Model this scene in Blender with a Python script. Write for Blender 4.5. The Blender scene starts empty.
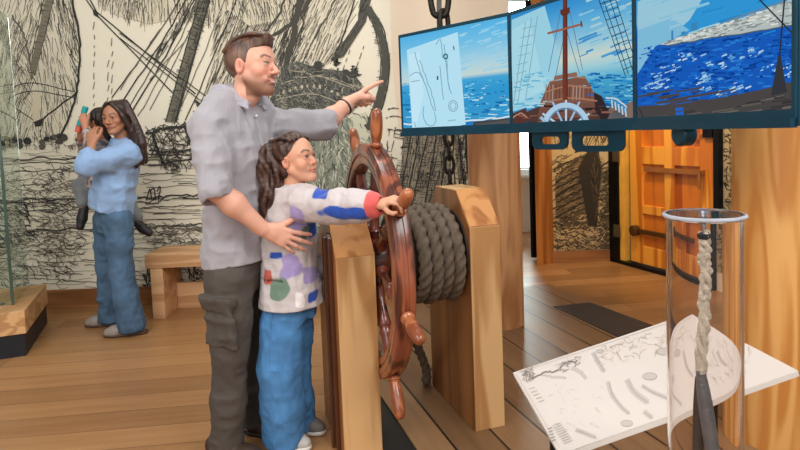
import bpy, bmesh, math, random
import numpy as np
from mathutils import Vector, Matrix
random.seed(7); RNG = np.random.default_rng(7)
scene = bpy.context.scene
COL = scene.collection
PI = math.pi

# ------------------------------------------------------------------ camera
FPX = 590.0; PITCH = math.atan(.065); ROLL = .038; CAMH = 1.36; CYP = 170.0
_f = np.array([0, math.cos(PITCH), -math.sin(PITCH)]); _r0 = np.array([1.0, 0, 0]); _u0 = np.cross(_r0, _f)
_r = _r0*math.cos(ROLL) - _u0*math.sin(ROLL); _u = _u0*math.cos(ROLL) + _r0*math.sin(ROLL)
CAM = np.array([0, 0, CAMH])
cam_data = bpy.data.cameras.new('camera'); cam = bpy.data.objects.new('camera', cam_data); COL.objects.link(cam)
cam_data.sensor_width = 36; cam_data.lens = FPX/800*36; cam_data.shift_y = (CYP-225)/800
cam_data.clip_start = .05; cam_data.clip_end = 100
cam.matrix_world = Matrix(((_r[0], _u[0], -_f[0], 0), (_r[1], _u[1], -_f[1], 0), (_r[2], _u[2], -_f[2], CAMH), (0, 0, 0, 1)))
scene.camera = cam

def ray(px, py): return _f + _r*(px-400)/FPX - _u*(py-CYP)/FPX
def GZ(px, py, z=0.0):
    d = ray(px, py); return CAM + d*((z-CAMH)/d[2])
def W(px, py, Y):
    d = ray(px, py); return CAM + d*(Y/d[1])
def onplane(px, py, o, n):
    d = ray(px, py); return CAM + d*(((o-CAM)@n)/(d@n))
def pj(p):
    d = np.asarray(p, float)-CAM; w = d@_f
    return (400+FPX*(d@_r)/w, CYP-FPX*(d@_u)/w)

def lin(c):
    c = np.asarray(c, float)/255.0
    return np.where(c <= .04045, c/12.92, ((c+.055)/1.055)**2.4)
def L4(c):
    a = lin(c); return (float(a[0]), float(a[1]), float(a[2]), 1.0)
def unit(v):
    v = np.asarray(v, float); return v/np.linalg.norm(v)

# ------------------------------------------------------------------ materials
def newmat(name):
    m = bpy.data.materials.new(name); m.use_nodes = True
    nt = m.node_tree; nt.nodes.clear()
    out = nt.nodes.new('ShaderNodeOutputMaterial'); b = nt.nodes.new('ShaderNodeBsdfPrincipled')
    nt.links.new(b.outputs[0], out.inputs[0])
    return m, nt, b
def plain(name, c, rough=.6, metal=0.0, var=.12, vscale=8, bump=0.0, bscale=60, coat=0.0, spec=.5):
    m, nt, b = newmat(name)
    b.inputs['Roughness'].default_value = rough; b.inputs['Metallic'].default_value = metal
    b.inputs['Coat Weight'].default_value = coat; b.inputs['Specular IOR Level'].default_value = spec
    tc = nt.nodes.new('ShaderNodeTexCoord'); n = nt.nodes.new('ShaderNodeTexNoise')
    n.inputs['Scale'].default_value = vscale; n.inputs['Detail'].default_value = 4
    nt.links.new(tc.outputs['Object'], n.inputs['Vector'])
    r = nt.nodes.new('ShaderNodeValToRGB'); r.color_ramp.elements[0].position = .3; r.color_ramp.elements[1].position = .7
    a = lin(c)
    r.color_ramp.elements[0].color = (*[float(x*(1-var)) for x in a], 1); r.color_ramp.elements[1].color = (*[float(min(1, x*(1+var))) for x in a], 1)
    nt.links.new(n.outputs['Fac'], r.inputs['Fac']); nt.links.new(r.outputs['Color'], b.inputs['Base Color'])
    if bump:
        n2 = nt.nodes.new('ShaderNodeTexNoise'); n2.inputs['Scale'].default_value = bscale; n2.inputs['Detail'].default_value = 5
        nt.links.new(tc.outputs['Object'], n2.inputs['Vector'])
        bp = nt.nodes.new('ShaderNodeBump'); bp.inputs['Strength'].default_value = bump; bp.inputs['Distance'].default_value = .01
        nt.links.new(n2.outputs['Fac'], bp.inputs['Height']); nt.links.new(bp.outputs[0], b.inputs['Normal'])
    return m
def vcol(name, rough=.6, bump=0.0, bscale=40, emit=0.0, sss=0.0, sheen=0.0, bdist=.01, squash=None):
    m, nt, b = newmat(name)
    a = nt.nodes.new('ShaderNodeAttribute'); a.attribute_name = 'Col'
    b.inputs['Roughness'].default_value = rough
    if emit:
        nt.nodes.remove(b); e = nt.nodes.new('ShaderNodeEmission'); e.inputs['Strength'].default_value = emit
        nt.links.new(a.outputs['Color'], e.inputs['Color'])
        nt.links.new(e.outputs[0], [x for x in nt.nodes if x.type == 'OUTPUT_MATERIAL'][0].inputs[0]); return m
    nt.links.new(a.outputs['Color'], b.inputs['Base Color'])
    if sss:
        b.inputs['Subsurface Weight'].default_value = sss; b.inputs['Subsurface Radius'].default_value = (.012, .005, .003); b.inputs['Subsurface Scale'].default_value = .5
    b.inputs['Sheen Weight'].default_value = sheen
    if bump:
        tc = nt.nodes.new('ShaderNodeTexCoord'); n2 = nt.nodes.new('ShaderNodeTexNoise'); n2.inputs['Scale'].default_value = bscale; n2.inputs['Detail'].default_value = 4
        mp = nt.nodes.new('ShaderNodeMapping')
        if squash: mp.inputs['Scale'].default_value = squash
        nt.links.new(tc.outputs['Object'], mp.inputs['Vector']); nt.links.new(mp.outputs[0], n2.inputs['Vector'])
        bp = nt.nodes.new('ShaderNodeBump'); bp.inputs['Strength'].default_value = bump; bp.inputs['Distance'].default_value = bdist
        nt.links.new(n2.outputs['Fac'], bp.inputs['Height']); nt.links.new(bp.outputs[0], b.inputs['Normal'])
    return m
def wood(name, dark, light, grain='z', rot=0.0, freq=9.0, rough=.45, coat=0.0, stretch=.07, warp=3.0, contrast=(.25, .75), fine=.25):
    """growth rings: distorted bands stretched along the grain, plus fine pores"""
    m, nt, b = newmat(name)
    b.inputs['Roughness'].default_value = rough; b.inputs['Coat Weight'].default_value = coat; b.inputs['Coat Roughness'].default_value = .15
    tc = nt.nodes.new('ShaderNodeTexCoord'); r0 = nt.nodes.new('ShaderNodeMapping'); r0.inputs['Rotation'].default_value = (0, 0, rot)
    mp = nt.nodes.new('ShaderNodeMapping'); s = [1.0, 1.0, 1.0]; s['xyz'.index(grain)] = stretch; mp.inputs['Scale'].default_value = s
    nt.links.new(tc.outputs['Object'], r0.inputs['Vector']); nt.links.new(r0.outputs[0], mp.inputs['Vector'])
    n1 = nt.nodes.new('ShaderNodeTexNoise'); n1.inputs['Scale'].default_value = freq; n1.inputs['Detail'].default_value = 2; n1.inputs['Distortion'].default_value = .6
    nt.links.new(mp.outputs[0], n1.inputs['Vector'])
    mul = nt.nodes.new('ShaderNodeMath'); mul.operation = 'MULTIPLY'; mul.inputs[1].default_value = warp*2*PI
    nt.links.new(n1.outputs['Fac'], mul.inputs[0])
    sn = nt.nodes.new('ShaderNodeMath'); sn.operation = 'SINE'; nt.links.new(mul.outputs[0], sn.inputs[0])
    n2 = nt.nodes.new('ShaderNodeTexNoise'); n2.inputs['Scale'].default_value = freq*14; n2.inputs['Detail'].default_value = 3
    nt.links.new(mp.outputs[0], n2.inputs['Vector'])
    ma = nt.nodes.new('ShaderNodeMath'); ma.operation = 'MULTIPLY_ADD'; ma.inputs[1].default_value = .5*(1-fine); ma.inputs[2].default_value = .5*(1-fine)
    nt.links.new(sn.outputs[0], ma.inputs[0])
    m2 = nt.nodes.new('ShaderNodeMath'); m2.operation = 'MULTIPLY_ADD'; m2.inputs[1].default_value = fine
    nt.links.new(n2.outputs['Fac'], m2.inputs[0]); nt.links.new(ma.outputs[0], m2.inputs[2])
    cr = nt.nodes.new('ShaderNodeValToRGB'); cr.color_ramp.elements[0].position = contrast[0]; cr.color_ramp.elements[1].position = contrast[1]
    cr.color_ramp.elements[0].color = L4(dark); cr.color_ramp.elements[1].color = L4(light)
    nt.links.new(m2.outputs[0], cr.inputs['Fac']); nt.links.new(cr.outputs['Color'], b.inputs['Base Color'])
    bp = nt.nodes.new('ShaderNodeBump'); bp.inputs['Strength'].default_value = .15; bp.inputs['Distance'].default_value = .004
    nt.links.new(m2.outputs[0], bp.inputs['Height']); nt.links.new(bp.outputs[0], b.inputs['Normal'])
    return m
def planks(name, cols, rot, width, length, gap, gapcol, rough=.4, freq=6, var=.5):
    """boards: brick texture for the boards, each a little different, stretched grain on top"""
    m, nt, b = newmat(name)
    b.inputs['Roughness'].default_value = rough
    tc = nt.nodes.new('ShaderNodeTexCoord'); r0 = nt.nodes.new('ShaderNodeMapping'); r0.inputs['Rotation'].default_value = (0, 0, -rot)
    nt.links.new(tc.outputs['Object'], r0.inputs['Vector'])
    br = nt.nodes.new('ShaderNodeTexBrick'); br.offset = .37; br.inputs['Scale'].default_value = 1.0
    br.inputs['Brick Width'].default_value = length; br.inputs['Row Height'].default_value = width; br.inputs['Mortar Size'].default_value = gap
    br.inputs['Mortar Smooth'].default_value = .1; br.inputs['Bias'].default_value = 0
    br.inputs['Color1'].default_value = (0, 0, 0, 1); br.inputs['Color2'].default_value = (1, 1, 1, 1); br.inputs['Mortar'].default_value = (0, 0, 0, 1)
    nt.links.new(r0.outputs[0], br.inputs['Vector'])
    mp = nt.nodes.new('ShaderNodeMapping'); mp.inputs['Scale'].default_value = (.06, 1, 1); nt.links.new(r0.outputs[0], mp.inputs['Vector'])
    n = nt.nodes.new('ShaderNodeTexNoise'); n.inputs['Scale'].default_value = freq*4; n.inputs['Detail'].default_value = 5; nt.links.new(mp.outputs[0], n.inputs['Vector'])
    mx = nt.nodes.new('ShaderNodeMath'); mx.operation = 'MULTIPLY_ADD'; mx.inputs[1].default_value = var; 
    nt.links.new(br.outputs['Color'], mx.inputs[0]); 
    m3 = nt.nodes.new('ShaderNodeMath'); m3.operation = 'MULTIPLY'; m3.inputs[1].default_value = 1-var; nt.links.new(n.outputs['Fac'], m3.inputs[0]); nt.links.new(m3.outputs[0], mx.inputs[2])
    cr = nt.nodes.new('ShaderNodeValToRGB'); cr.color_ramp.elements[0].color = L4(cols[0]); cr.color_ramp.elements[1].color = L4(cols[1])
    cr.color_ramp.elements[0].position = .15; cr.color_ramp.elements[1].position = .85
    nt.links.new(mx.outputs[0], cr.inputs['Fac'])
    mix = nt.nodes.new('ShaderNodeMix'); mix.data_type = 'RGBA'; nt.links.new(br.outputs['Fac'], mix.inputs['Factor'])
    nt.links.new(cr.outputs['Color'], mix.inputs['A']); mix.inputs['B'].default_value = L4(gapcol)
    nt.links.new(mix.outputs['Result'], b.inputs['Base Color'])
    bp = nt.nodes.new('ShaderNodeBump'); bp.inputs['Strength'].default_value = .2; bp.inputs['Distance'].default_value = .004
    nt.links.new(n.outputs['Fac'], bp.inputs['Height']); nt.links.new(bp.outputs[0], b.inputs['Normal'])
    return m
def glassmat(name, tint, ior=1.45, rough=0.0):
    m, nt, b = newmat(name)
    b.inputs['Base Color'].default_value = L4(tint); b.inputs['Transmission Weight'].default_value = 1
    b.inputs['Roughness'].default_value = rough; b.inputs['IOR'].default_value = ior
    return m

# ------------------------------------------------------------------ objects
def tag(o, label=None, cat=None, group=None, kind=None):
    if label: o['label'] = label
    if cat: o['category'] = cat
    if group: o['group'] = group
    if kind: o['kind'] = kind
    return o
BASE = {}
def empty(name, loc, label, cat, group=None):
    o = bpy.data.objects.new(name, None); COL.objects.link(o); o.location = Vector(loc); o.empty_display_size = .1
    BASE[o.name] = np.asarray(loc, float)
    return tag(o, label, cat, group)
def put(name, verts, faces, mat, parent=None, cols=None, smooth=False, mats=None, fmat=None, label=None, autosmooth=None):
    """world-space verts -> one mesh object; origin at its base, or at the base of its thing"""
    v = np.asarray(verts, float)
    if parent is None:
        base = np.array([(v[:, 0].min()+v[:, 0].max())/2, (v[:, 1].min()+v[:, 1].max())/2, v[:, 2].min()])
    else: base = BASE[parent.name]
    me = bpy.data.meshes.new(name)
    me.from_pydata((v-base).tolist(), [], [list(map(int, f)) for f in faces])
    for mm in (mats or [mat]): me.materials.append(mm)
    if fmat is not None: me.polygons.foreach_set('material_index', np.asarray(fmat, np.int32))
    if cols is not None:
        a = me.color_attributes.new('Col', 'FLOAT_COLOR', 'POINT')
        c = np.ones((len(v), 4), np.float32); c[:, :3] = cols; a.data.foreach_set('color', c.ravel())
    if smooth: me.polygons.foreach_set('use_smooth', np.ones(len(me.polygons), bool))
    me.update()
    if autosmooth:
        bm = bmesh.new(); bm.from_mesh(me)
        for f in bm.faces: f.smooth = True
        for e in bm.edges:
            if len(e.link_faces) != 2 or e.calc_face_angle(0) > autosmooth: e.smooth = False
        bm.to_mesh(me); bm.free()
    o = bpy.data.objects.new(name, me); COL.objects.link(o)
    if parent is None: o.location = Vector(base)
    else: o.parent = parent
    BASE[o.name] = base
    if label: o['label'] = label
    return o
class MB:
    """collects shapes in world space, becomes ONE mesh"""
    def __init__(s): s.v = []; s.f = []
    def add(s, v, f):
        n = len(s.v); s.v += [tuple(map(float, p)) for p in v]; s.f += [[i+n for i in q] for q in f]; return s
    def hexa(s, b4, t4):
        return s.add(list(b4)+list(t4), [(3, 2, 1, 0), (4, 5, 6, 7), (0, 1, 5, 4), (1, 2, 6, 5), (2, 3, 7, 6), (3, 0, 4, 7)])
    def box(s, c, ax, ay, az):
        c, ax, ay, az = [np.asarray(q, float) for q in (c, ax, ay, az)]
        b = [c-ax-ay-az, c+ax-ay-az, c+ax+ay-az, c-ax+ay-az]
        return s.hexa(b, [p+2*az for p in b])
    def prism(s, pts, d):
        d = np.asarray(d, float); n = len(pts); pts = [np.asarray(p, float) for p in pts]
        return s.add(pts+[p+d for p in pts], [list(range(n))[::-1], list(range(n, 2*n))]+[[i, (i+1) % n, n+(i+1) % n, n+i] for i in range(n)])
    def lathe(s, o, axis, prof, n=24, ref=None):
        """prof: (distance along axis, radius)"""
        axis = unit(axis); a = unit(np.cross(axis, ref if ref is not None else ([0, 0, 1] if abs(axis[2]) < .9 else [1, 0, 0]))); b = np.cross(axis, a)
        v = []; f = []
        for (t, r) in prof:
            for k in range(n):
                an = 2*PI*k/n; v.append(np.asarray(o)+axis*t+(a*math.cos(an)+b*math.sin(an))*r)
        m = len(prof)
        for i in range(m-1):
            for k in range(n): f.append([i*n+k, i*n+(k+1) % n, (i+1)*n+(k+1) % n, (i+1)*n+k])
        f.append(list(range(n))[::-1]); f.append([(m-1)*n+k for k in range(n)])
        return s.add(v, f)
    def tube(s, pts, r, n=10, closed=False, prof=None, twist=0.0):
        pts = [np.asarray(p, float) for p in pts]; m = len(pts); rr = r if hasattr(r, '__len__') else [r]*m
        T = [unit((pts[(i+1) % m] if (closed or i < m-1) else pts[i])-(pts[i-1] if (closed or i > 0) else pts[i])) for i in range(m)]
        a = unit(np.cross(T[0], [0, 0, 1] if abs(T[0][2]) < .9 else [1, 0, 0])); v = []; f = []; L = 0
        for i in range(m):
            a = unit(a-T[i]*(a@T[i])); b = np.cross(T[i], a)
            if i: L += np.linalg.norm(pts[i]-pts[i-1])
            for k in range(n):
                an = 2*PI*k/n; q = rr[i]*(prof(an) if prof else 1); an += twist*L
                v.append(pts[i]+(a*math.cos(an)+b*math.sin(an))*q)
        for i in range(m if closed else m-1):
            j = (i+1) % m
            for k in range(n): f.append([i*n+k, i*n+(k+1) % n, j*n+(k+1) % n, j*n+k])
        if not closed: f.append(list(range(n))[::-1]); f.append([(m-1)*n+k for k in range(n)])
        return s.add(v, f)
    def build(s, name, mat, parent=None, smooth=False, bevel=0, label=None, auto=None):
        o = put(name, s.v, s.f, mat, parent, smooth=smooth, label=label)
        me = o.data
        bm = bmesh.new(); bm.from_mesh(me); bmesh.ops.recalc_face_normals(bm, faces=bm.faces)
        if bevel: bmesh.ops.bevel(bm, geom=list(bm.edges), offset=bevel, segments=2, profile=.7, affect='EDGES', clamp_overlap=True)
        if auto:
            for f in bm.faces: f.smooth = True
            for e in bm.edges:
                if len(e.link_faces) != 2 or e.calc_face_angle(0) > auto: e.smooth = False
        bm.to_mesh(me); bm.free()
        return o

# ------------------------------------------------------------------ flat pictures on a surface (mural, screens, map)
class Draw:
    """strokes and patches of ink on one plane; later patches lie a hair above earlier ones"""
    def __init__(s, o, n, clip=None, step=.00002):
        s.o = np.asarray(o, float); s.n = unit(n); s.v = []; s.f = []; s.c = []; s.layer = 0; s.lvl = 0; s.clip = clip; s.step = step
    def fill(s, pts, col): s.poly(pts, col, base=True)
    def poly(s, pts, col, cols=None, base=False):
        if s.clip is not None and cols is None:
            pts = clip_poly(pts, s.clip)
            if len(pts) < 3: return
        n = len(s.v); s.layer += 1; off = s.n*(.0012+.0014*s.lvl+s.step*(0 if base else 1+s.layer % 59))
        for i, p in enumerate(pts):
            s.v.append(onplane(p[0], p[1], s.o, s.n)+off); s.c.append(lin(cols[i] if cols is not None else col))
        s.f.append(list(range(n, n+len(pts))))
    def line(s, pts, w, col, w1=None):
        P = [np.asarray(pts[0], float)]
        for p in pts[1:]:
            if math.hypot(*(np.asarray(p)-P[-1])) > 1e-4: P.append(np.asarray(p, float))
        m = len(P); w1 = w if w1 is None else w1
        if m < 2: return
        Lf = []; Rt = []
        for i in range(m):
            d0 = P[i]-P[i-1] if i else P[1]-P[0]; d1 = P[i+1]-P[i] if i < m-1 else P[-1]-P[-2]
            d = d0/math.hypot(*d0)+d1/math.hypot(*d1); l = math.hypot(*d); d = d/l if l > .3 else d1/math.hypot(*d1)
            nn = np.array([-d[1], d[0]])*(w+(w1-w)*i/(m-1))/2; Lf.append(P[i]+nn); Rt.append(P[i]-nn)
        l0 = s.layer
        for i in range(m-1):
            s.layer = l0; s.poly([Lf[i], Lf[i+1], Rt[i+1], Rt[i]], col)
        s.layer = l0+1
    def build(s, name, mat, parent=None, label=None):
        return put(name, s.v, s.f, mat, parent, cols=np.array(s.c), label=label)
def clip_poly(pts, cl):
    out = [np.asarray(p, float) for p in pts]; m = len(cl)
    cx = sum(p[0] for p in cl)/m; cy = sum(p[1] for p in cl)/m
    for i in range(m):
        a = np.asarray(cl[i], float); b = np.asarray(cl[(i+1) % m], float); nn = np.array([-(b-a)[1], (b-a)[0]])
        if nn@(np.array([cx, cy])-a) < 0: nn = -nn
        inp = out; out = []
        for j in range(len(inp)):
            p, q = inp[j-1], inp[j]; dp, dq = nn@(p-a), nn@(q-a)
            if dp >= 0 and dq >= 0: out.append(q)
            elif dp >= 0 > dq: out.append(p+(q-p)*dp/(dp-dq))
            elif dp < 0 <= dq: out.append(p+(q-p)*dp/(dp-dq)); out.append(q)
        if not out: return []
    return out
def inside(p, poly):
    x, y = p; c = False
    for i in range(len(poly)):
        (x1, y1), (x2, y2) = poly[i-1], poly[i]
        if (y1 > y) != (y2 > y) and x < (x2-x1)*(y-y1)/(y2-y1)+x1: c = not c
    return c
def curve(pts, n=16):
    """Catmull-Rom through pts"""
    P = [np.asarray(p, float) for p in pts]; P = [2*P[0]-P[1]]+P+[2*P[-1]-P[-2]]; out = []
    for i in range(1, len(P)-2):
        for k in range(n):
            t = k/n; a, b, c, d = P[i-1:i+3]
            out.append(.5*(2*b+(c-a)*t+(2*a-5*b+4*c-d)*t*t+(3*b-a-3*c+d)*t**3))
    out.append(P[-2]); return out

# ------------------------------------------------------------------ smooth implicit bodies -> one continuous surface
class SDF:
    def __init__(s, lo, hi, h):
        s.h = h; s.lo = np.asarray(lo, float); s.n = np.ceil((np.asarray(hi)-s.lo)/h).astype(int)+1
        s.ax = [s.lo[i]+h*np.arange(s.n[i]) for i in range(3)]; s.p = np.full(s.n, 9.0, np.float32)
    def _sub(s, lo, hi, m):
        sl = []
        for i in range(3):
            a = int(max(0, math.floor((lo[i]-m-s.lo[i])/s.h))); b = int(min(s.n[i], math.ceil((hi[i]+m-s.lo[i])/s.h)+1))
            if b <= a: return None, None
            sl.append(slice(a, b))
        sl = tuple(sl)
        g = np.meshgrid(*[s.ax[i][sl[i]].astype(np.float32) for i in range(3)], indexing='ij', sparse=True)
        return sl, g
    def _mix(s, sl, d, k, op):
        p = s.p[sl]
        if op == 'add':
            h = np.clip(.5+.5*(p-d)/k, 0, 1); r = p+(d-p)*h-k*h*(1-h)
        else:
            d = -d if op == 'sub' else d
            h = np.clip(.5-.5*(p-d)/k, 0, 1); r = p+(d-p)*h+k*h*(1-h)
        s.p[sl] = r
    def cone(s, a, b, ra, rb, k=.02, op='add', flat=None, fr=1.0):
        """tapered capsule; flat=(direction, ratio) thins it across that direction"""
        a = np.asarray(a, float); b = np.asarray(b, float); R = max(ra, rb)
        sl, g = s._sub(np.minimum(a, b)-R, np.maximum(a, b)+R, k+2*s.h)
        if sl is None: return s
        d = b-a; L2 = max(float(d@d), 1e-9)
        q = [g[i]-np.float32(a[i]) for i in range(3)]
        t = np.clip((q[0]*d[0]+q[1]*d[1]+q[2]*d[2])/L2, 0, 1)
        e = [q[i]-t*np.float32(d[i]) for i in range(3)]
        r2 = e[0]**2+e[1]**2+e[2]**2
        if flat is not None:
            fl = unit(flat); c = e[0]*fl[0]+e[1]*fl[1]+e[2]*fl[2]; r2 = r2+c*c*(1/fr**2-1)
        s._mix(sl, np.sqrt(r2)-(ra+(rb-ra)*t), k, op); return s
    def chain(s, pts, rs, k=.02, op='add', **kw):
        for i in range(len(pts)-1): s.cone(pts[i], pts[i+1], rs[i], rs[i+1], k, op, **kw)
        return s
    def ell(s, c, r, R=None, k=.02, op='add'):
        c = np.asarray(c, float); r = np.asarray(r, float); M = max(r)
        R = np.eye(3) if R is None else np.asarray(R, float)
        ex = np.sqrt(((R*r[:, None])**2).sum(0))
        sl, g = s._sub(c-ex, c+ex, k+2*s.h)
        if sl is None: return s
        q = [g[i]-np.float32(c[i]) for i in range(3)]
        k0 = 0; k1 = 0
        for j in range(3):
            w = q[0]*R[j, 0]+q[1]*R[j, 1]+q[2]*R[j, 2]
            k0 = k0+(w/r[j])**2; k1 = k1+(w/r[j]**2)**2
        k0 = np.sqrt(k0); k1 = np.sqrt(k1)+1e-9
        s._mix(sl, k0*(k0-1)/k1, k, op); return s
    def loft(s, p0, p1, side, secs, k=.02, op='add', power=2.0):
        """stacked oval sections between p0 and p1: (t, shift side, shift front, half width, half depth)"""
        p0 = np.asarray(p0, float); p1 = np.asarray(p1, float); d = p1-p0; L = np.linalg.norm(d); z = d/L
        x = unit(np.asarray(side)-z*(np.asarray(side)@z)); y = np.cross(z, x)
        S = np.array(secs, float); tt = np.linspace(S[0, 0], S[-1, 0], 60)
        # smooth interpolation
        C = [np.interp(tt, S[:, 0], S[:, i]) for i in range(1, 5)]
        ker = np.array([1, 2, 3, 2, 1.])/9
        C = [np.convolve(np.pad(c, 2, 'edge'), ker, 'valid') for c in C]
        M = float(max(np.max(np.abs(C[0])+C[2]), np.max(np.abs(C[1])+C[3]))); pa = p0+d*S[0, 0]; pb = p0+d*S[-1, 0]
        sl, g = s._sub(np.minimum(pa, pb)-M, np.maximum(pa, pb)+M, k+2*s.h)
        if sl is None: return s
        q = [g[i]-np.float32(p0[i]) for i in range(3)]
        dot = lambda v: q[0]*np.float32(v[0])+q[1]*np.float32(v[1])+q[2]*np.float32(v[2])
        t = dot(z)/L; u = dot(x); w = dot(y)
        cx, cy, a, b = [np.interp(t, tt, c).astype(np.float32) for c in C]
        rr = (np.abs((u-cx)/a)**power+np.abs((w-cy)/b)**power)**(1/power)
        dd = (rr-1)*np.minimum(a, b)
        cap = np.maximum((S[0, 0]-t)*L, (t-S[-1, 0])*L)
        s._mix(sl, np.maximum(dd, cap), k, op); return s
    def cut(s, p, n, k=.004):
        """keep the side n points away from"""
        n = unit(n); g = np.meshgrid(*[a.astype(np.float32) for a in s.ax], indexing='ij', sparse=True)
        d = (g[0]-p[0])*n[0]+(g[1]-p[1])*n[1]+(g[2]-p[2])*n[2]
        s._mix((slice(None),)*3, d.astype(np.float32), k, 'int'); return s
    def ripple(s, amp, waves):
        g = np.meshgrid(*[a.astype(np.float32) for a in s.ax], indexing='ij', sparse=True)
        for (kx, ky, kz, ph, w) in waves:
            s.p += (amp*w*np.sin(kx*g[0]+ky*g[1]+kz*g[2]+ph+1.5*np.sin(.43*kz*g[0]+.37*kx*g[2]+ph))).astype(np.float32)
        return s
    def creases(s, amp, freq, seed, ridge=True, near=.05):
        """cloth folds: ridged value noise, stretched by freq (per metre)"""
        m = np.abs(s.p) < near; ii = np.argwhere(m)
        if len(ii) == 0: return s
        P = s.lo+ii*s.h; n = vnoise(P*np.asarray(freq, float), seed); n = (1-np.abs(n*2-1)*1.6) if ridge else n*2-1
        s.p[m] -= (amp*n).astype(np.float32); return s
    def mesh(s):
        p = s.p.copy(); p[0] = 9; p[-1] = 9; p[:, 0] = 9; p[:, -1] = 9; p[:, :, 0] = 9; p[:, :, -1] = 9
        neg = p < 0; nx, ny, nz = p.shape
        cnt = np.zeros((nx-1, ny-1, nz-1), np.int8)
        offs = [(i, j, k) for i in (0, 1) for j in (0, 1) for k in (0, 1)]
        for (i, j, k) in offs: cnt += neg[i:nx-1+i, j:ny-1+j, k:nz-1+k]
        act = np.argwhere((cnt > 0) & (cnt < 8)); idx = np.full(cnt.shape, -1, np.int32); idx[tuple(act.T)] = np.arange(len(act))
        vals = np.stack([p[act[:, 0]+i, act[:, 1]+j, act[:, 2]+k] for (i, j, k) in offs], 1)
        O = np.array(offs, float); acc = np.zeros((len(act), 3)); num = np.zeros(len(act))
        for a in range(8):
            for b in range(a+1, 8):
                if np.abs(O[a]-O[b]).sum() != 1: continue
                va, vb = vals[:, a], vals[:, b]; m = (va < 0) != (vb < 0)
                t = np.where(m, va/np.where(m, va-vb, 1), 0)
                acc += np.where(m[:, None], O[a]+(O[b]-O[a])*t[:, None], 0); num += m
        V = s.lo+(act+acc/num[:, None])*s.h
        F = []
        for ax in range(3):
            sh = [slice(None)]*3; sh2 = [slice(None)]*3; sh[ax] = slice(0, -1); sh2[ax] = slice(1, None)
            A = neg[tuple(sh)]; B = neg[tuple(sh2)]; e = np.argwhere(A != B)
            o1, o2 = [(1, 2), (2, 0), (0, 1)][ax]
            e = e[(e[:, o1] > 0) & (e[:, o2] > 0)]
            ins = A[tuple(e.T)]
            d1 = np.zeros(3, int); d1[o1] = 1; d2 = np.zeros(3, int); d2[o2] = 1
            q = np.stack([idx[tuple((e-d1-d2).T)], idx[tuple((e-d2).T)], idx[tuple(e.T)], idx[tuple((e-d1).T)]], 1)
            q[~ins] = q[~ins][:, ::-1]; F.append(q)
        F = np.concatenate(F); F = F[(F >= 0).all(1)]
        # a touch of smoothing
        for _ in range(2):
            s2 = np.zeros_like(V); n2 = np.zeros(len(V))
            for a, b in ((0, 1), (1, 2), (2, 3), (3, 0)):
                np.add.at(s2, F[:, a], V[F[:, b]]); np.add.at(n2, F[:, a], 1)
                np.add.at(s2, F[:, b], V[F[:, a]]); np.add.at(n2, F[:, b], 1)
            V = V*.6+.4*s2/n2[:, None]
        return V, F
def vnoise(P, seed):
    T = np.random.default_rng(seed).random((32, 32, 32)); i = np.floor(P).astype(int); f = P-i; f = f*f*(3-2*f); r = 0
    for dx in (0, 1):
        for dy in (0, 1):
            for dz in (0, 1):
                w = (f[:, 0] if dx else 1-f[:, 0])*(f[:, 1] if dy else 1-f[:, 1])*(f[:, 2] if dz else 1-f[:, 2])
                r = r+w*T[(i[:, 0]+dx) % 32, (i[:, 1]+dy) % 32, (i[:, 2]+dz) % 32]
    return r
def join(*ms):
    V = []; F = []; n = 0
    for v, f in ms: V.append(v); F.append(f+n); n += len(v)
    return np.concatenate(V), np.concatenate(F)
# ================================================================== the place
AL = math.radians(18)
AX = np.array([math.cos(AL), math.sin(AL), 0]); FAR = np.array([-math.sin(AL), math.cos(AL), 0]); UP = np.array([0, 0, 1.0])
def ST(s, t, z=0.0): return AX*s+FAR*t+UP*z

M_oak = planks('oak_floor', ((138, 96, 56), (188, 140, 92)), math.radians(6), .19, 2.6, .0025, (110, 72, 40), rough=.34)
M_deck = planks('old_deck', ((104, 74, 48), (162, 124, 86)), AL+PI/2, .205, 6, .006, (34, 22, 15), rough=.45, freq=5, var=.4)
M_black = plain('matt_black', (22, 22, 24), .5)
M_steelblk = plain('black_steel', (26, 26, 28), .35, .6)
M_teal = plain('teal_steel', (18, 66, 86), .35, .4)
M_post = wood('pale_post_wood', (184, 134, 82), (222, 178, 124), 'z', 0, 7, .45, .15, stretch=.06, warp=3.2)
M_postside = wood('post_side_darker', (118, 72, 34), (160, 104, 56), 'z', 0, 5, .4, .2, stretch=.04, warp=2)  # side faces get a darker brown than the fronts
M_postcap = wood('post_cap_wood', (166, 102, 50), (208, 146, 86), 'z', AL, 9, .4, .15, stretch=.1, warp=2)
M_col = wood('column_timber', (172, 114, 68), (212, 158, 108), 'z', 0, 4.2, .42, .15, stretch=.16, warp=4.4, contrast=(.1, .85), fine=.3)
M_colr = wood('column_pine', (210, 138, 66), (238, 178, 104), 'z', 0, 6.5, .42, .1, stretch=.13, warp=4.5, contrast=(.15, .8), fine=.2)
M_mahog = wood('mahogany', (84, 38, 24), (150, 82, 54), 'z', 0, 8, .3, .35, stretch=.25)
M_handle = wood('turned_handle_wood', (136, 70, 36), (182, 108, 66), 'z', 0, 12, .28, .4, stretch=.2)
M_caseoak = wood('case_oak', (190, 142, 92), (222, 176, 124), 'y', .3, 9, .45, stretch=.06)
M_bench = wood('bench_oak', (188, 140, 96), (216, 172, 126), 'x', 0, 9, .5, stretch=.06)
M_skirt = wood('skirting_oak', (128, 82, 44), (160, 108, 64), 'x', 0, 8, .45, stretch=.05)
M_pillar = wood('oak_cladding', (150, 92, 40), (192, 128, 66), 'z', 0, 6, .45, stretch=.05)
M_door = wood('varnished_door', (200, 112, 26), (242, 166, 60), 'z', 0, 6, .3, .3, stretch=.05)
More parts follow.
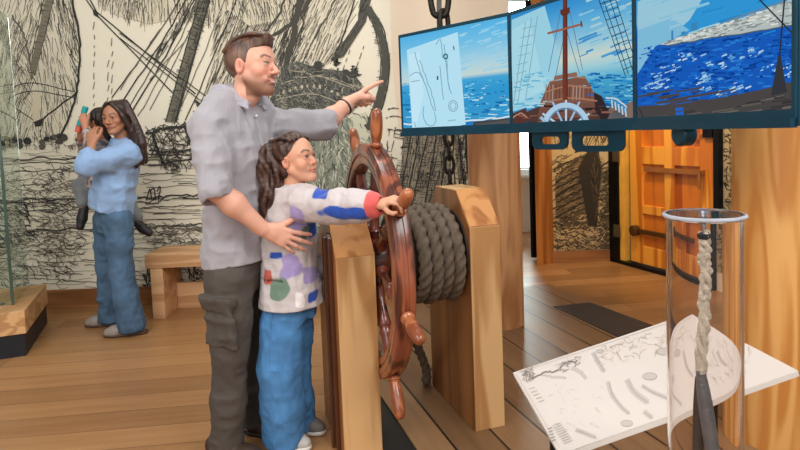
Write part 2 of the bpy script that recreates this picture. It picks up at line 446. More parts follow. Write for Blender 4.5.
M_doorp = wood('varnished_door_panel', (168, 78, 16), (214, 122, 36), 'z', 0, 6, .3, .3, stretch=.05)
M_wall = plain('cream_plaster', (228, 210, 186), .8, var=.03)
M_white = plain('white_paint', (236, 234, 228), .6, var=.02)
M_glass = glassmat('case_glass', (236, 250, 244), 1.45)
M_acr = glassmat('acrylic', (250, 246, 244), 1.33)
M_lid = glassmat('frosted_lid', (232, 236, 246), 1.3, .28); M_lid.node_tree.nodes['Principled BSDF'].inputs['Transmission Weight'].default_value = .6
M_paper = vcol('printed_wall', .8)
M_screen = vcol('screen_picture', emit=1.0)
M_print = vcol('printed_map', .55)

# floor
put('floor', [(-7, -1.2, 0), (7, -1.2, 0), (7, 10, 0), (-7, 10, 0)]+[(-7, -1.2, -.05), (7, -1.2, -.05), (7, 10, -.05), (-7, 10, -.05)],
    [(0, 1, 2, 3), (7, 6, 5, 4), (0, 4, 5, 1), (1, 5, 6, 2), (2, 6, 7, 3), (3, 7, 4, 0)], M_oak)['kind'] = 'structure'
MB().prism([ST(.775, -.6, .002), ST(2.72, -.6, .002), ST(2.72, 4.35, .002), ST(.775, 4.35, .002)], (0, 0, .012)).build('floor_deck', M_deck)['kind'] = 'structure'
MB().prism([ST(.645, -.6, .001), ST(.775, -.6, .001), ST(.775, 3.1, .001), ST(.645, 3.1, .001)], (0, 0, .004)).build('slot_black_strip', M_black)['kind'] = 'structure'  # slot below the wheel: its darkness put in as a flat black strip

# long back wall, with its end and skirting
WY = 4.85
MB().prism([(-6.9, WY, 0), (.93, WY, 0), (.93, WY, 3.4), (-6.9, WY, 3.4)], (0, .18, 0)).build('wall_back', M_wall)['kind'] = 'structure'
MB().prism([(-6.9, WY-.022, 0), (.93, WY-.022, 0), (.93, WY-.022, .155), (-6.9, WY-.022, .155)], (0, .021, 0)).build('baseboard_back', M_skirt, bevel=.004)['kind'] = 'structure'
# far room behind: wall with a tall window full of daylight
FY = 7.6
x0, x1 = W(503, 150, FY)[0], W(536.5, 150, FY)[0]; zb = W(532, 174, FY)[2]; zt = 3.05
MB().prism([(.5, FY, 0), (x0, FY, 0), (x0, FY, 3.6), (.5, FY, 3.6)], (0, .2, 0)).prism([(x1, FY, 0), (6.9, FY, 0), (6.9, FY, 3.6), (x1, FY, 3.6)], (0, .2, 0)) \
    .prism([(x0, FY, 0), (x1, FY, 0), (x1, FY, zb), (x0, FY, zb)], (0, .2, 0)).prism([(x0, FY, zt), (x1, FY, zt), (x1, FY, 3.6), (x0, FY, 3.6)], (0, .2, 0)).build('wall_far', M_wall)['kind'] = 'structure'
wf = MB()
for (a, b, c, d) in ((x0, x0+.05, zb, zt), (x1-.05, x1, zb, zt), (x0, x1, zb, zb+.06), (x0, x1, zt-.06, zt)):
    wf.prism([(a, FY-.01, c), (b, FY-.01, c), (b, FY-.01, d), (a, FY-.01, d)], (0, .08, 0))
w1 = wf.build('window_1', M_white); w1['kind'] = 'structure'
MB().prism([(x0-.05, FY-.1, zb-.04), (x1+.05, FY-.1, zb-.04), (x1+.05, FY-.1, zb), (x0-.05, FY-.1, zb)], (0, .15, 0)).build('window_sill', M_white, w1)
MB().prism([(x0+.05, FY+.03, zb+.06), (x1-.05, FY+.03, zb+.06), (x1-.05, FY+.03, zt-.06), (x0+.05, FY+.03, zt-.06)], (0, .01, 0)).build('window_pane', M_glass, w1)

# oak-clad wall end, print wall beside it, then the wall that carries the orange door
pA = GZ(537, 266); pB = GZ(553.5, 262.5)
MB().prism([(pA[0], pA[1], 0), (pB[0], pA[1]+.10, 0), (pB[0]+.03, pA[1]+.40, 0), (pA[0]+.11, pA[1]+.40, 0)], (0, 0, 2.9)).build('trim_2', M_pillar, bevel=.004)['kind'] = 'structure'
SWY = 5.80
sx0, sx1 = pB[0]-.02, W(613, 200, SWY)[0]
MB().prism([(sx0, SWY, 0), (sx1, SWY, 0), (sx1, SWY, 2.9), (sx0, SWY, 2.9)], (0, .12, 0)).build('wall_print', M_wall)['kind'] = 'structure'
zsk = W(590, 250, SWY)[2]
MB().prism([(sx0, SWY-.02, 0), (sx1, SWY-.02, 0), (sx1, SWY-.02, zsk), (sx0, SWY-.02, zsk)], (0, .019, 0)).build('baseboard_print', M_skirt, bevel=.004)['kind'] = 'structure'
# door wall runs towards the camera on the right
DD = unit([.35, -.93, 0]); DN = unit(np.cross(DD, UP)); DN = DN if DN@np.array([-1, -1, 0]) > 0 else -DN
D0 = np.array([sx1, SWY, 0])
def DP(u, z, out=0.0): return D0+DD*u+UP*z+DN*out
def door_u(px):
    d = ray(px, 200); p = CAM+d*(((D0-CAM)@DN)/(d@DN)); return float((p-D0)@DD)
u0, u1, u2 = door_u(622), door_u(720), door_u(745)
MB().prism([DP(u1+.02, 0), DP(u2+1.1, 0), DP(u2+1.1, 2.9), DP(u1+.02, 2.9)], -DN*.15).prism([DP(0, 2.27), DP(u1+.02, 2.27), DP(u1+.02, 2.9), DP(0, 2.9)], -DN*.15).build('wall_right', M_wall)['kind'] = 'structure'
fr = MB()
for (a, b, c, d) in ((.0, u0, 0, 2.27), (u1-.02, u1+.03, 0, 2.27), (0, u1+.03, 2.2, 2.27), (0, u1+.03, 0, .035)):
    fr.prism([DP(a, c, .05), DP(b, c, .05), DP(b, d, .05), DP(a, d, .05)], -DN*.15)
d1 = fr.build('door_1', M_steelblk); d1['kind'] = 'structure'
def dbox(u, v, z0, z1, o0, o1): return [DP(u, z0, o1), DP(v, z0, o1), DP(v, z1, o1), DP(u, z1, o1)], -DN*(o1-o0)
dw = u1-.02-u0; a0 = u0+.135; b0 = u1-.024
lf = MB()
st = .15
um = (a0+b0)/2
for (p, q) in ((a0, a0+st), (b0-st, b0), (um-.055, um+.055)): lf.prism(*dbox(p, q, .05, 2.19, -.03, .02))
for (z0_, z1_) in ((.05, .22), (.98, 1.14), (2.03, 2.19), (.52, .60)): lf.prism(*dbox(a0, b0, z0_, z1_, -.029, .019))
MB().prism(*dbox(u0+.001, u0+.065, .036, 2.19, -.05, .03)).build('door_jamb', plain('yellow_jamb', (244, 186, 78), .45), d1)
MB().prism(*dbox(u0+.068, u0+.132, .036, 2.19, -.06, -.03)).build('door_gap', plain('grey_green_strip', (112, 112, 92), .5), d1)
leaf = lf.build('door_leaf', M_door, d1, bevel=.006)
pn = MB()
for (p, q) in ((a0+st, um-.055), (um+.055, b0-st)):
    for (z0_, z1_) in ((.22, .52), (.60, .98), (1.14, 2.03)): pn.prism(*dbox(p-.01, q+.01, z0_-.01, z1_+.01, -.025, -.002))
pn.build('door_panel', M_doorp, d1, bevel=.006)
hd = MB()
hd.prism(*dbox(a0+.2, b0-.1, .915, .955, .02, .045))
hd.tube([DP(b0-.12, .95, .06), DP(b0-.12, .80, .06)], .012)
hd.build('door_bar', plain('brown_bar', (150, 94, 44), .4), d1)
b2 = MB().prism(*dbox(a0+.06, b0-.25, .335, .375, .02, .05)); b2.lathe(DP(a0+.08, .355, .02), DN, [(0, .05), (.05, .05), (.06, .03)], 12)
b2.build('door_bolt', plain('bronze', (104, 74, 36), .4, .7), d1)
lk = MB().prism(*dbox(b0-.1, b0-.01, 1.22, 1.42, .02, .045)).tube([DP(b0-.06, 1.35, .05), DP(b0-.06, 1.35, .09), DP(b0-.2, 1.34, .09)], .011)
lk.build('door_handle', M_steelblk, d1, label='dark lever handle')
for z in (.32, 1.05, 1.9):
    MB().prism(*dbox(u0-.055, u0+.03, z-.06, z+.06, .05, .062)).build('hinge', plain('hinge_steel', (120, 110, 96), .4, .8), d1)

# dark curtain beside the tall window
cu = MB(); cY = 5.98; ca = W(531.5, 262, cY); cb = W(535, 262, cY); pts = []
for i in range(25):
    t = i/24; pts.append((ca[0]+(cb[0]+.06-ca[0])*t, cY+.025*math.sin(t*26), .02))
cu.prism(pts+[(x, y+.012, z) for (x, y, z) in pts[::-1]], (0, 0, 2.6))
c_ = cu.build('curtain', plain('dark_cloth', (24, 24, 30), .9), smooth=False); tag(c_, 'dark floor-length curtain hanging between the bright window and the oak-clad wall end', 'curtain')

# narrow dark box on the end of the mural wall
bxp = [W(464, 100, WY)[0], W(471.5, 100, WY)[0]]; bz = W(467, 173, WY)[2]
o = MB().prism([(bxp[0], WY-.07, bz), (bxp[1], WY-.07, bz), (bxp[1], WY-.07, bz+1.0), (bxp[0], WY-.07, bz+1.0)], (0, .068, 0)).build('wall_panel_box', M_black, bevel=.004)
tag(o, 'narrow black box fixed upright to the mural wall beside the round timber column', 'wall box')

# round columns
cL = GZ(500, 332); rL = .178; cc = np.array([cL[0]+.015, cL[1]+rL*.9, 0])
def column(name, c, r, top, mat, seed, n=40):
    v = []; f = []; rr = random.Random(seed); zs = [i*top/24 for i in range(25)]
    for z in zs:
        for k in range(n):
            a = 2*PI*k/n; q = r*(1+.012*math.sin(3*a+z*.7+seed)+.006*math.sin(7*a-z*1.3))
            v.append((c[0]+q*math.cos(a), c[1]+q*math.sin(a), z+c[2]))
    for i in range(24):
        for k in range(n): f.append([i*n+k, i*n+(k+1) % n, (i+1)*n+(k+1) % n, (i+1)*n+k])
    f.append(list(range(n))[::-1]); f.append([24*n+k for k in range(n)])
    return put(name, v, f, mat, autosmooth=.6)
o = column('timber_column', cc+UP*.0145, rL, 1.93, M_col, 1)
tag(o, 'round timber column on the plank deck behind the rope drum post', 'column')
xr = W(742.5, 300, 2.38)[0]; rR = .19; cR = np.array([xr+rR*1.02+.0, 2.42, .0145])
o = column('timber_column', cR, rR, 3.3, M_colr, 4)
tag(o, 'thick orange-grained timber column at the right, behind the clear tube', 'column')

# dark floor plate
mt = [GZ(553.5, 307, .015), GZ(590, 303, .015), GZ(653, 326, .015), GZ(620, 338, .015)]
o = MB().prism(mt, (0, 0, .006)).build('floor_mat', plain('dark_mat', (62, 58, 56), .55), bevel=.001)
tag(o, 'dark grey rectangular mat lying at the edge of the plank deck', 'mat')

# glass display case on the left
k0 = GZ(28, 356); k1 = GZ(49.5, 322); kd = unit(k1-k0); kl = np.linalg.norm(k1-k0); kn = np.array([-kd[1], kd[0], 0])
kn = kn if kn[0] < 0 else -kn
case = empty('display_case', (k0+k1)/2+kn*.5, 'glass display case with a pale oak rim on a black plinth', 'display case')
def kbox(i0, i1, w0, w1, z0, z1):
    return [k0+kd*i0+kn*w0+UP*z0, k0+kd*i1+kn*w0+UP*z0, k0+kd*i1+kn*w1+UP*z0, k0+kd*i0+kn*w1+UP*z0], UP*(z1-z0)
MB().prism(*kbox(0.012, kl-.012, .012, 1.1, 0, .15)).build('plinth', plain('navy_black', (20, 24, 34), .5), case)
bs = MB()
bs.prism(*kbox(0, kl, 0, 1.11, .15, .30))
bs.build('oak_rim', M_caseoak, case, bevel=.004)
gi, gw = .20, .10
gx = gy_ = 0
for nm, q in (('glass_front', kbox(gi, gi+.008, gw, 1.08, .301, 2.3)), ('glass_side', kbox(gi+.009, kl-.06, gw, gw+.008, .301, 2.3))):
    MB().prism(*q).build('glass_pane', M_glass, case)
MB().prism(*kbox(gi-.004, gi+.012, gw-.004, gw+.012, .301, 2.3)).build('corner_joint', plain('glass_edge', (58, 84, 72), .2), case)
MB().lathe(k0+kd*(gi+.05)+kn*(gw+.09)+UP*.3005, UP, [(0, .03), (.012, .03), (.016, .02)], 16).build('spotlight_cap', plain('cap_steel', (170, 170, 165), .3, .9), case)

# bench against the mural
bL = W(148, 260, 4.5)[0]; zt = W(180, 253.5, 4.45)[2]; bR = bL+1.12; bY0, bY1 = 4.44, 4.80
bench = empty('bench', ((bL+bR)/2, (bY0+bY1)/2, 0), 'pale oak slab bench standing against the mural wall behind the man', 'bench')
MB().prism([(bL, bY0, zt-.105), (bR, bY0, zt-.105), (bR, bY1, zt-.105), (bL, bY1, zt-.105)], (0, 0, .105)).build('seat', M_bench, bench, bevel=.006)
for xa in (bL+.035, bR-.13):
    MB().prism([(xa, bY0+.003, 0), (xa+.095, bY0+.003, 0), (xa+.095, bY1-.003, 0), (xa, bY1-.003, 0)], (0, 0, zt-.106)).build('leg', M_bench, bench, bevel=.004)
MB().prism([(bL+.131, bY1-.1, .001), (bR-.131, bY1-.1, .001), (bR-.131, bY1-.1, .21), (bL+.131, bY1-.1, .21)], (0, .03, 0)).build('back_board', M_bench, bench)

# ------------------------------------------------------------------ the windlass: two posts, wheel, rope drum
WC = np.array([-.118, 2.62, .80]); ws, wt = WC@AX, WC@FAR; WC = WC-AX*.014
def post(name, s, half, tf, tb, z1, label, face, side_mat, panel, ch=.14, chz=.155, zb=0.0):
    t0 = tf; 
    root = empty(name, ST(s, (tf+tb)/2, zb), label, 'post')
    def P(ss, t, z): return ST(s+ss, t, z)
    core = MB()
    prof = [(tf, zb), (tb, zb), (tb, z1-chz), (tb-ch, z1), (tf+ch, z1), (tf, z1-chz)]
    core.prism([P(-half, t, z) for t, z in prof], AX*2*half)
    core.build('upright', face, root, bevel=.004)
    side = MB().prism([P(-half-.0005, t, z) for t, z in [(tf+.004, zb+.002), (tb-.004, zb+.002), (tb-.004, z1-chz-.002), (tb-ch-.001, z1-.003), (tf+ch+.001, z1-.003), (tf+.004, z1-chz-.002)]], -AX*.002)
    side.build('side_face', side_mat, root)
    cap = MB().prism([P(-half, tf+.003, z1-chz+.004), P(half, tf+.003, z1-chz+.004), P(half, tf+ch, z1), P(-half, tf+ch, z1)], unit(np.array([0, 0, 1.0])+(-FAR))*.003)
    cap.build('sloped_face', M_postcap, root)
    if panel:   # raised moulding down the near edge of the side
        mo = MB()
        for (a, b, d) in ((.055, .085, .018), (.095, .13, .03)):
            pr = [(tf+a, zb+.002), (tf+b, zb+.002), (tf+b, z1-.06), (tf+a, z1-.075)]
            mo.prism([P(-half-.0026, t, z) for t, z in pr], -AX*d)
        mo.build('moulding', plain('dark_moulding', (86, 46, 24), .35, coat=.3), root, bevel=.004)
    return root
p1s = ws-.138
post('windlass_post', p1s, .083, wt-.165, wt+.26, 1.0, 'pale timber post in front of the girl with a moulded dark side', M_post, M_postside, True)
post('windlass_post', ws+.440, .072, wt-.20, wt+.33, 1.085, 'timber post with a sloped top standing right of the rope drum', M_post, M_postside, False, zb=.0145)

whl = empty('ship_wheel', WC, 'mahogany ship steering wheel with turned handles between the two posts', 'steering wheel')
WA = math.radians(16); WX = np.array([math.cos(WA), math.sin(WA), 0]); WFAR = np.array([-math.sin(WA), math.cos(WA), 0])
# rim: three rings, outer lathe about the axle
def ring(prof, n=96):
    v = []; f = []; m = len(prof)
    for i in range(n):
        a = 2*PI*i/n; rd = WFAR*(-math.sin(a))+UP*math.cos(a)
        for (x, r) in prof: v.append(WC+WX*x+rd*r)
    for i in range(n):
        for k in range(m): f.append([i*m+k, i*m+(k+1) % m, ((i+1) % n)*m+(k+1) % m, ((i+1) % n)*m+k])
    mb = MB(); mb.add(v, f); return mb
R0 = .515
prof = [(-.030, R0-.115), (-.040, R0-.112), (-.046, R0-.100), (-.046, R0-.075), (-.040, R0-.070), (-.040, R0-.060), (-.050, R0-.056), (-.052, R0-.030), (-.047, R0-.024), (-.047, R0-.016), (-.040, R0-.003), (-.030, R0),
        (-.012, R0), (-.009, R0-.006), (.009, R0-.006), (.012, R0), (.030, R0), (.040, R0-.003), (.047, R0-.016), (.052, R0-.03), (.050, R0-.056), (.040, R0-.06), (.046, R0-.075), (.046, R0-.1), (.030, R0-.115)]
prof = [(x*.80, R0-(R0-r)*.80) for x, r in prof]
ring(prof).build('rim', M_mahog, whl, auto=.5)
M_spoke = wood('spoke_mahogany', (64, 26, 18), (110, 52, 36), 'z', 0, 10, .25, .5, stretch=.25)
hub = MB().lathe(WC-WX*.055, WX, [(0, .07), (.006, .095), (.02, .10), (.09, .10), (.104, .095), (.11, .07)], 32)
hub.build('hub', M_spoke, whl, auto=.5)
MB().lathe(WC-WX*.098, WX, [(0, .018), (.003, .022), (.03, .022), (.031, .04), (.043, .04)], 20).build('axle_end', plain('dull_steel', (92, 96, 96), .35, .9), whl, auto=.5, label='grey steel axle end')
TH0 = 14
for k in range(8):
    a = math.radians(TH0+45*k); d = -WFAR*math.sin(a)+UP*math.cos(a)
    spk = [(.095, .020), (.13, .022), (.14, .030), (.15, .022), (.20, .018), (.27, .024), (.30, .030), (.31, .022), (.33, .030), (.345, .024), (.428, .022)]
    MB().lathe(WC, d, spk, 16, ref=WX).build('spoke', M_spoke, whl, auto=.9)
    h = [(R0-.004, .018), (R0+.004, .028), (R0+.012, .028), (R0+.018, .020), (R0+.026, .019), (R0+.04, .023), (R0+.075, .0265), (R0+.12, .0255), (R0+.148, .022), (R0+.160, .015), (R0+.165, .005)]
    MB().lathe(WC, d, h, 18, ref=WX).build('handle', M_handle, whl, auto=.9)

# rope drum on the same axle
drum = empty('rope_drum', ST(ws+.24, wt, .8), 'dark wooden drum on the axle under coils of thick rope', 'drum')
MB().lathe(ST(ws+.065, wt, .8), AX, [(0, .19), (.018, .19), (.02, .165), (.29, .165), (.292, .19), (.306, .19)], 40).build('barrel', plain('tarred_wood', (48, 34, 24), .5), drum, auto=.5)
rp = []
turns = 3.95; rr = .0275; s_a = ws+.065+.055; 
NT = int(turns*260)
for i in range(NT+1):
    a = 2*PI*i/260; q = .165+rr+.006+.006*math.sin(a*.5+1)
    rp.append(ST(s_a+.0515*i/260, wt, .8)+(UP*math.cos(a+PI)-FAR*math.sin(a+PI))*q)
trefoil = lambda an: 1+.13*math.cos(3*an)
M_rope = plain('tarred_rope', (104, 90, 75), .85, bump=.5, bscale=220, var=.25, vscale=40)
tl = [ST(s_a+.01, wt+.0, .8)-UP*(.165+rr+.016)]
o = MB().tube(rp, rr, 24, prof=trefoil, twist=2*PI/.15)
o = o.build('coiled_rope', M_rope, smooth=True); tag(o, 'thick dark twisted rope wound in coils around the drum', 'rope')
hx = GZ(426, 386, .02)
a0_ = ST(s_a+.02, wt+.17, .68)
tail = curve([a0_+UP*.1, a0_, a0_*.55+hx*.45+UP*.0, hx+UP*.1, hx+UP*.03, hx+FAR*.06+UP*.02+AX*.03], 40)
o = MB().tube(tail, .022, 15, prof=trefoil, twist=2*PI/.14).build('hanging_rope', M_rope, smooth=True)
tag(o, 'loose dark rope end hanging from the drum down to the deck', 'rope')
o = MB().lathe(ST(ws+.05, wt, .8), AX, [(0, .03), (.014, .03)], 16)

# ------------------------------------------------------------------ chain hanging behind the screens
chn = empty('anchor_chain', W(441, 60, 4.1)*[1, 1, 0]+UP*.62, 'heavy dark iron chain hanging behind the left screen, big links over small', 'chain')
M_iron = plain('old_iron', (44, 40, 36), .5, .7, bump=.3, bscale=80)
def link(c, hw, hh, r, side, tilt=0):
    pts = []; sd = unit(side)
    for i in range(28):
        a = 2*PI*i/28; x = math.cos(a); y = math.sin(a)
        pts.append(np.asarray(c)+sd*hw*x*(1-.12*abs(y))+UP*(hh-hw)*(1 if y > 0 else -1)*min(1, abs(y)*1.6)+UP*hw*y)
    return MB().tube(pts, r, 10, closed=True)
top = W(441, -2, 4.1); X0 = np.array([1, 0, 0.]); Y0 = np.array([0, 1, 0.])
cz = top[2]; cx_, cy__ = top[0]-.01, 4.1
link((cx_, cy__, cz), .062, .125, .021, X0).build('large_link', M_iron, chn, smooth=True)
for k in range(1, 6): link((cx_, cy__, cz+.19*k), .055, .125, .021, Y0 if k % 2 else X0).build('large_link', M_iron, chn, smooth=True)
MB().box((cx_, cy__, cz+1.24), (1.3, 0, 0), (0, .1, 0), (0, 0, .2)).build('beam_ceiling', M_skirt)['kind'] = 'structure'
link((cx_+.025, cy__, cz-.165), .040, .08, .018, X0+Y0*.9).build('link', M_iron, chn, smooth=True)
zc = cz-.165; i = 0
while zc > .72:
    zc -= .098; i += 1
    link((cx_+.03, cy__, zc), .031, .062, .0115, Y0 if i % 2 else X0).build('link', M_iron, chn, smooth=True)
o = MB().prism([W(436.5, -60, 4.16), W(441, -60, 4.16), W(442, 42, 4.16), W(437, 42, 4.16)], (0, .02, 0)).build('strap', plain('grey_strap', (110, 104, 98), .8), chn, label='flat grey strap behind the links')

# ------------------------------------------------------------------ three screens in a shallow arc
zB = 1.335; PHt = .60
pc = [W(403, 138, 3.58), W(512.8, 132, 3.0), W(637, 128, 2.31), W(797.5, 121, 1.55)]
pc = [np.array([p[0], p[1], 0]) for p in pc]
SCR = []
names = ['left screen of the three, showing open sea and a pale chart', 'middle screen of the three, showing a ship deck with mast and wheel', 'right screen of the three, showing deep blue sea and a pale coast']
for i in range(3):
    a, b = pc[i], pc[i+1]; d = unit(b-a); n = np.array([d[1], -d[0], 0]); n = n if n@(CAM-a) > 0 else -n
    Lw = np.linalg.norm(b-a)
    root = empty('display_screen', (a+b)/2+UP*zB, names[i], 'screen', 'panoramic video wall')
    bz_ = .012
    zt_ = zB+PHt; lo_ = .045
    hs = MB()
    hs.prism([a-n*.055+UP*zB, b-n*.055+UP*zB, b-n*.055+UP*zt_, a-n*.055+UP*zt_], n*.053)
    hs.build('housing', M_teal, root, bevel=.004)
    fr = MB()
    for (u0_, u1_, z0_, z1_, th) in ((0, bz_, zB, zt_, .008), (Lw-bz_, Lw, zB, zt_, .008), (bz_, Lw-bz_, zt_-.018, zt_, .008), (bz_, Lw-bz_, zB, zB+lo_, .008), (-.0, Lw, zB-.004, zB+.022, .022)):
        fr.prism([a+d*u0_+UP*z0_, a+d*u1_+UP*z0_, a+d*u1_+UP*z1_, a+d*u0_+UP*z1_], n*th)
    fr.build('bezel', M_teal, root)
    q = [a+d*bz_+UP*(zB+lo_)+n*.003, b-d*bz_+UP*(zB+lo_)+n*.003, b-d*bz_+UP*(zt_-.018)+n*.003, a+d*bz_+UP*(zt_-.018)+n*.003]
    SCR.append((root, a, b, d, n, [pj(x) for x in q], a+n*.003))
def hanger(root, a, n, x0_, x1_, y0_, y1_, ix0, ix1, iy0, iy1):
    """teal steel plate with one rounded slot, lower corners rounded"""
    def U(px, y): return onplane(px, y, a-n*.02, n)
    def rr_(xa, xb, ya, yb, r0_, r1_):
        pts = []
        for (cx, cy, s0, r) in ((xb-r1_, yb-r1_, 0, r1_), (xa+r1_, yb-r1_, 1, r1_), (xa+r0_, ya+r0_, 2, r0_), (xb-r0_, ya+r0_, 3, r0_)):
            for k in range(7):
                t = (s0+k/6)*PI/2; pts.append((cx+r*math.cos(t), cy+r*math.sin(t)))
        return pts
    O = rr_(x0_, x1_, y0_, y1_, .3, 7); I = rr_(ix0, ix1, iy0, iy1, 3.5, 3.5); m = len(O); v = []; f = []
    for off in (0, .014):
        for p in O: v.append(U(*p)+n*off)
        for p in I: v.append(U(*p)+n*off)
    for k in range(m):
        j = (k+1) % m
        f += [[k, j, m+j, m+k], [2*m+k, 3*m+k, 3*m+j, 2*m+j], [k, 2*m+k, 2*m+j, j], [m+k, m+j, 3*m+j, 3*m+k]]
    return MB().add(v, f).build('hanger_plate', M_teal, root)
hanger(SCR[1][0], SCR[1][1], SCR[1][4], 534, 569, 130, 149.5, 542.5, 562, 136.5, 144)
hanger(SCR[1][0], SCR[1][1], SCR[1][4], 574, 626, 129, 151.5, 583, 611, 136, 145.5)
r3, a3, b3, d3, n3 = SCR[2][:5]
kp = onplane(683, 134, a3-n3*.03, n3)
MB().lathe(kp-n3*.025, n3, [(0, .042), (.04, .042), (.046, .036)], 24).build('mount_knob', M_teal, r3, auto=.6)
# arms that carry the row: to the two timber columns
MB().tube([ (SCR[0][2]-SCR[0][4]*.05+UP*1.6), np.array([cc[0], cc[1]-rL+.01, 1.6])], .03).build('mount_arm', M_steelblk, SCR[0][0])
MB().tube([ (SCR[2][1]*.45+SCR[2][2]*.55)-n3*.05+UP*1.6, np.array([cR[0]-rR*.9, cR[1]-.05, 1.6])], .03).build('mount_arm', M_steelblk, r3)
MB().tube([ (SCR[1][2]-SCR[1][4]*.05+UP*1.7), (SCR[2][1]-n3*.05+UP*1.7)], .02).build('mount_arm', M_steelblk, SCR[1][0])

# ------------------------------------------------------------------ map lectern and clear tube
SC = 1.80
TA, TB, TC, TD = [CAM+ray(*p)*k*SC for p, k in (((513, 373), .968), ((560, 455), .702), ((798, 371), .733), ((689, 314), 1.0))]
TN = unit(np.cross(TB-TA, TD-TA)); TN = TN if TN[2] > 0 else -TN
lect = empty('map_lectern', ((TA+TC)/2)*[1, 1, 0]+UP*.0145, 'tilted white map board on thin black legs beside the clear tube', 'map stand')
MB().prism([TA, TB, TC, TD], -TN*.012).build('map_board', plain('white_board', (226, 218, 210), .5, var=.02), lect)
fx = [(TA*.42+TB*.58)*.93+(TC*.5+TD*.5)*.07, (TC*.5+TD*.5)*.93+(TA*.5+TB*.5)*.07]
for q in (fx[0], fx[1]*.97+fx[0]*.03):
    MB().tube([q-TN*.013, np.array([q[0], q[1], .0145])], .0085, 12).build('leg', M_steelblk, lect)
MB().tube([fx[0]-TN*.022, fx[1]-TN*.022], .008, 10).build('cross_bar', M_steelblk, lect)

TY = .99; tc0 = W(704.5, 330, TY); tr = .0595
tz1 = W(704.5, 213, TY)[2]; tz0 = .70
tb = empty('specimen_tube', (tc0[0], tc0[1], tz0), 'clear acrylic cylinder holding a hanging pale rope and iron', 'display tube')
def hollow(c, z0, z1, ro, ri, n=64):
    v = []; f = []
    for (z, r) in ((z0, ro), (z1-.002, ro), (z1, ro-.001), (z1, ri+.001), (z1-.002, ri), (z0, ri)):
        for k in range(n): v.append((c[0]+r*math.cos(2*PI*k/n), c[1]+r*math.sin(2*PI*k/n), z))
    for i in range(6):
        for k in range(n): f.append([i*n+k, i*n+(k+1) % n, ((i+1) % 6)*n+(k+1) % n, ((i+1) % 6)*n+k])
    mb = MB(); mb.add(v, f); return mb
_t = hollow(tc0, tz0, tz1-.007, tr, tr-.0035); put('tube_wall', _t.v, _t.f, M_acr, tb, autosmooth=.2)
MB().lathe((tc0[0], tc0[1], tz1-.0068), UP, [(0, tr+.0015), (.001, tr+.002), (.006, tr+.002), (.007, tr+.001)], 64).build('lid', M_acr, tb, auto=.2)
MB().tube([(tc0[0]+(tr+.0022)*math.cos(t), tc0[1]+(tr+.0022)*math.sin(t), tz1-.0035) for t in np.linspace(0, 2*PI, 65)[:-1]], .0034, 10, closed=True).build('lid_rim', M_lid, tb, smooth=True)
MB().lathe((tc0[0], tc0[1], tz1-.028), UP, [(0, .004), (.028, .004), (.0285, .009), (.033, .009)], 14).build('screw', plain('bright_steel', (170, 176, 186), .25, .9), tb)
st_ = empty('tube_pedestal', (tc0[0], tc0[1], .0145), 'slim grey steel pedestal under the clear tube', 'pedestal')
MB().lathe((tc0[0], tc0[1], tz0-.02), UP, [(0, tr+.004), (.0195, tr+.004)], 48).build('top_plate', plain('steel_grey', (90, 92, 96), .4, .7), st_, auto=.6)
MB().lathe((tc0[0], tc0[1], .02), UP, [(0, .03), (tz0-.041, .03)], 24).build('stem', plain('steel_grey2', (90, 92, 96), .4, .7), st_, auto=.6)
MB().lathe((tc0[0], tc0[1], .0146), UP, [(0, .12), (.006, .12)], 40).build('foot', plain('steel_grey3', (90, 92, 96), .4, .7), st_, auto=.6)
# frayed three-strand rope hanging from the screw, spliced round an iron
rz1 = tz1-.032
rtop = np.array([tc0[0], tc0[1], rz1]); rmid = W(701, 372, TY)
sp = curve([rtop, rtop*.6+rmid*.4+np.array([.004, 0, 0]), rmid], 30)
spec = empty('rope_specimen', (rmid[0], rmid[1], tz0+.004), 'pale knotted rope sample with a grey iron end inside the clear tube', 'rope sample')
rb = MB()
for ph in (0, 2*PI/3, 4*PI/3):
    pts = []; rad = []
    for i, p in enumerate(sp):
        a = ph+i*.36; am = .0050+.0014*math.sin(i*.7+ph)
        pts.append(p+np.array([math.cos(a), math.sin(a), 0])*am); rad.append(.0053+.0018*math.sin(i*1.3+ph*2)*math.sin(i*.31+ph))
    rb.tube(pts, rad, 9)
rb.build('rope', plain('pale_hemp', (238, 226, 206), .9, bump=.8, bscale=300, var=.12, vscale=80), spec, smooth=True)
MB().lathe(rtop-UP*.012, UP, [(0, .009), (.003, .011), (.008, .011), (.012, .006)], 14).build('wire_tie', M_steelblk, spec)
M_pew = plain('pewter', (124, 128, 134), .45, .4, bump=.4, bscale=120)
iz = W(712, 449, TY); i2 = W(718, 520, TY); i2[2] = max(i2[2], tz0+.004)
iq = curve([W(700.5, 370, TY), W(704, 395, TY), iz, i2], 10)
MB().tube(iq, [.0075+.0045*min(1, i/12) for i in range(len(iq))], 12).build('iron', M_pew, spec, smooth=True)
jq = curve([W(700.5, 378, TY+.012), W(698.5, 410, TY+.02), W(698, 450, TY+.02), W(698, 512, TY+.02)], 8)
jq = [np.array([p[0], p[1], max(p[2], tz0+.004)]) for p in jq]
MB().tube(jq, .009, 10).build('strap', plain('dark_leather', (66, 58, 56), .7), spec, smooth=True)
# ================================================================== printed engraving on the long wall
R = random.Random(11)
PAPER = (228, 221, 200); INK = (44, 44, 40); MID = (104, 100, 88); SOFT = (150, 142, 122)
mx1 = pj((.93, WY, 2))[0]
mu = Draw((0, WY-.001, 0), (0, -1, 0))
def wallq(x0_, x1_, z0_, z1_): return [pj((x0_, WY, z0_)), pj((x1_, WY, z0_)), pj((x1_, WY, z1_)), pj((x0_, WY, z1_))]
full = wallq(-6.9, .929, .157, 3.39)
mu.clip = full
# paper: many cells so that its tone can drift
mu.fill(full, PAPER)
mu.lvl = 1
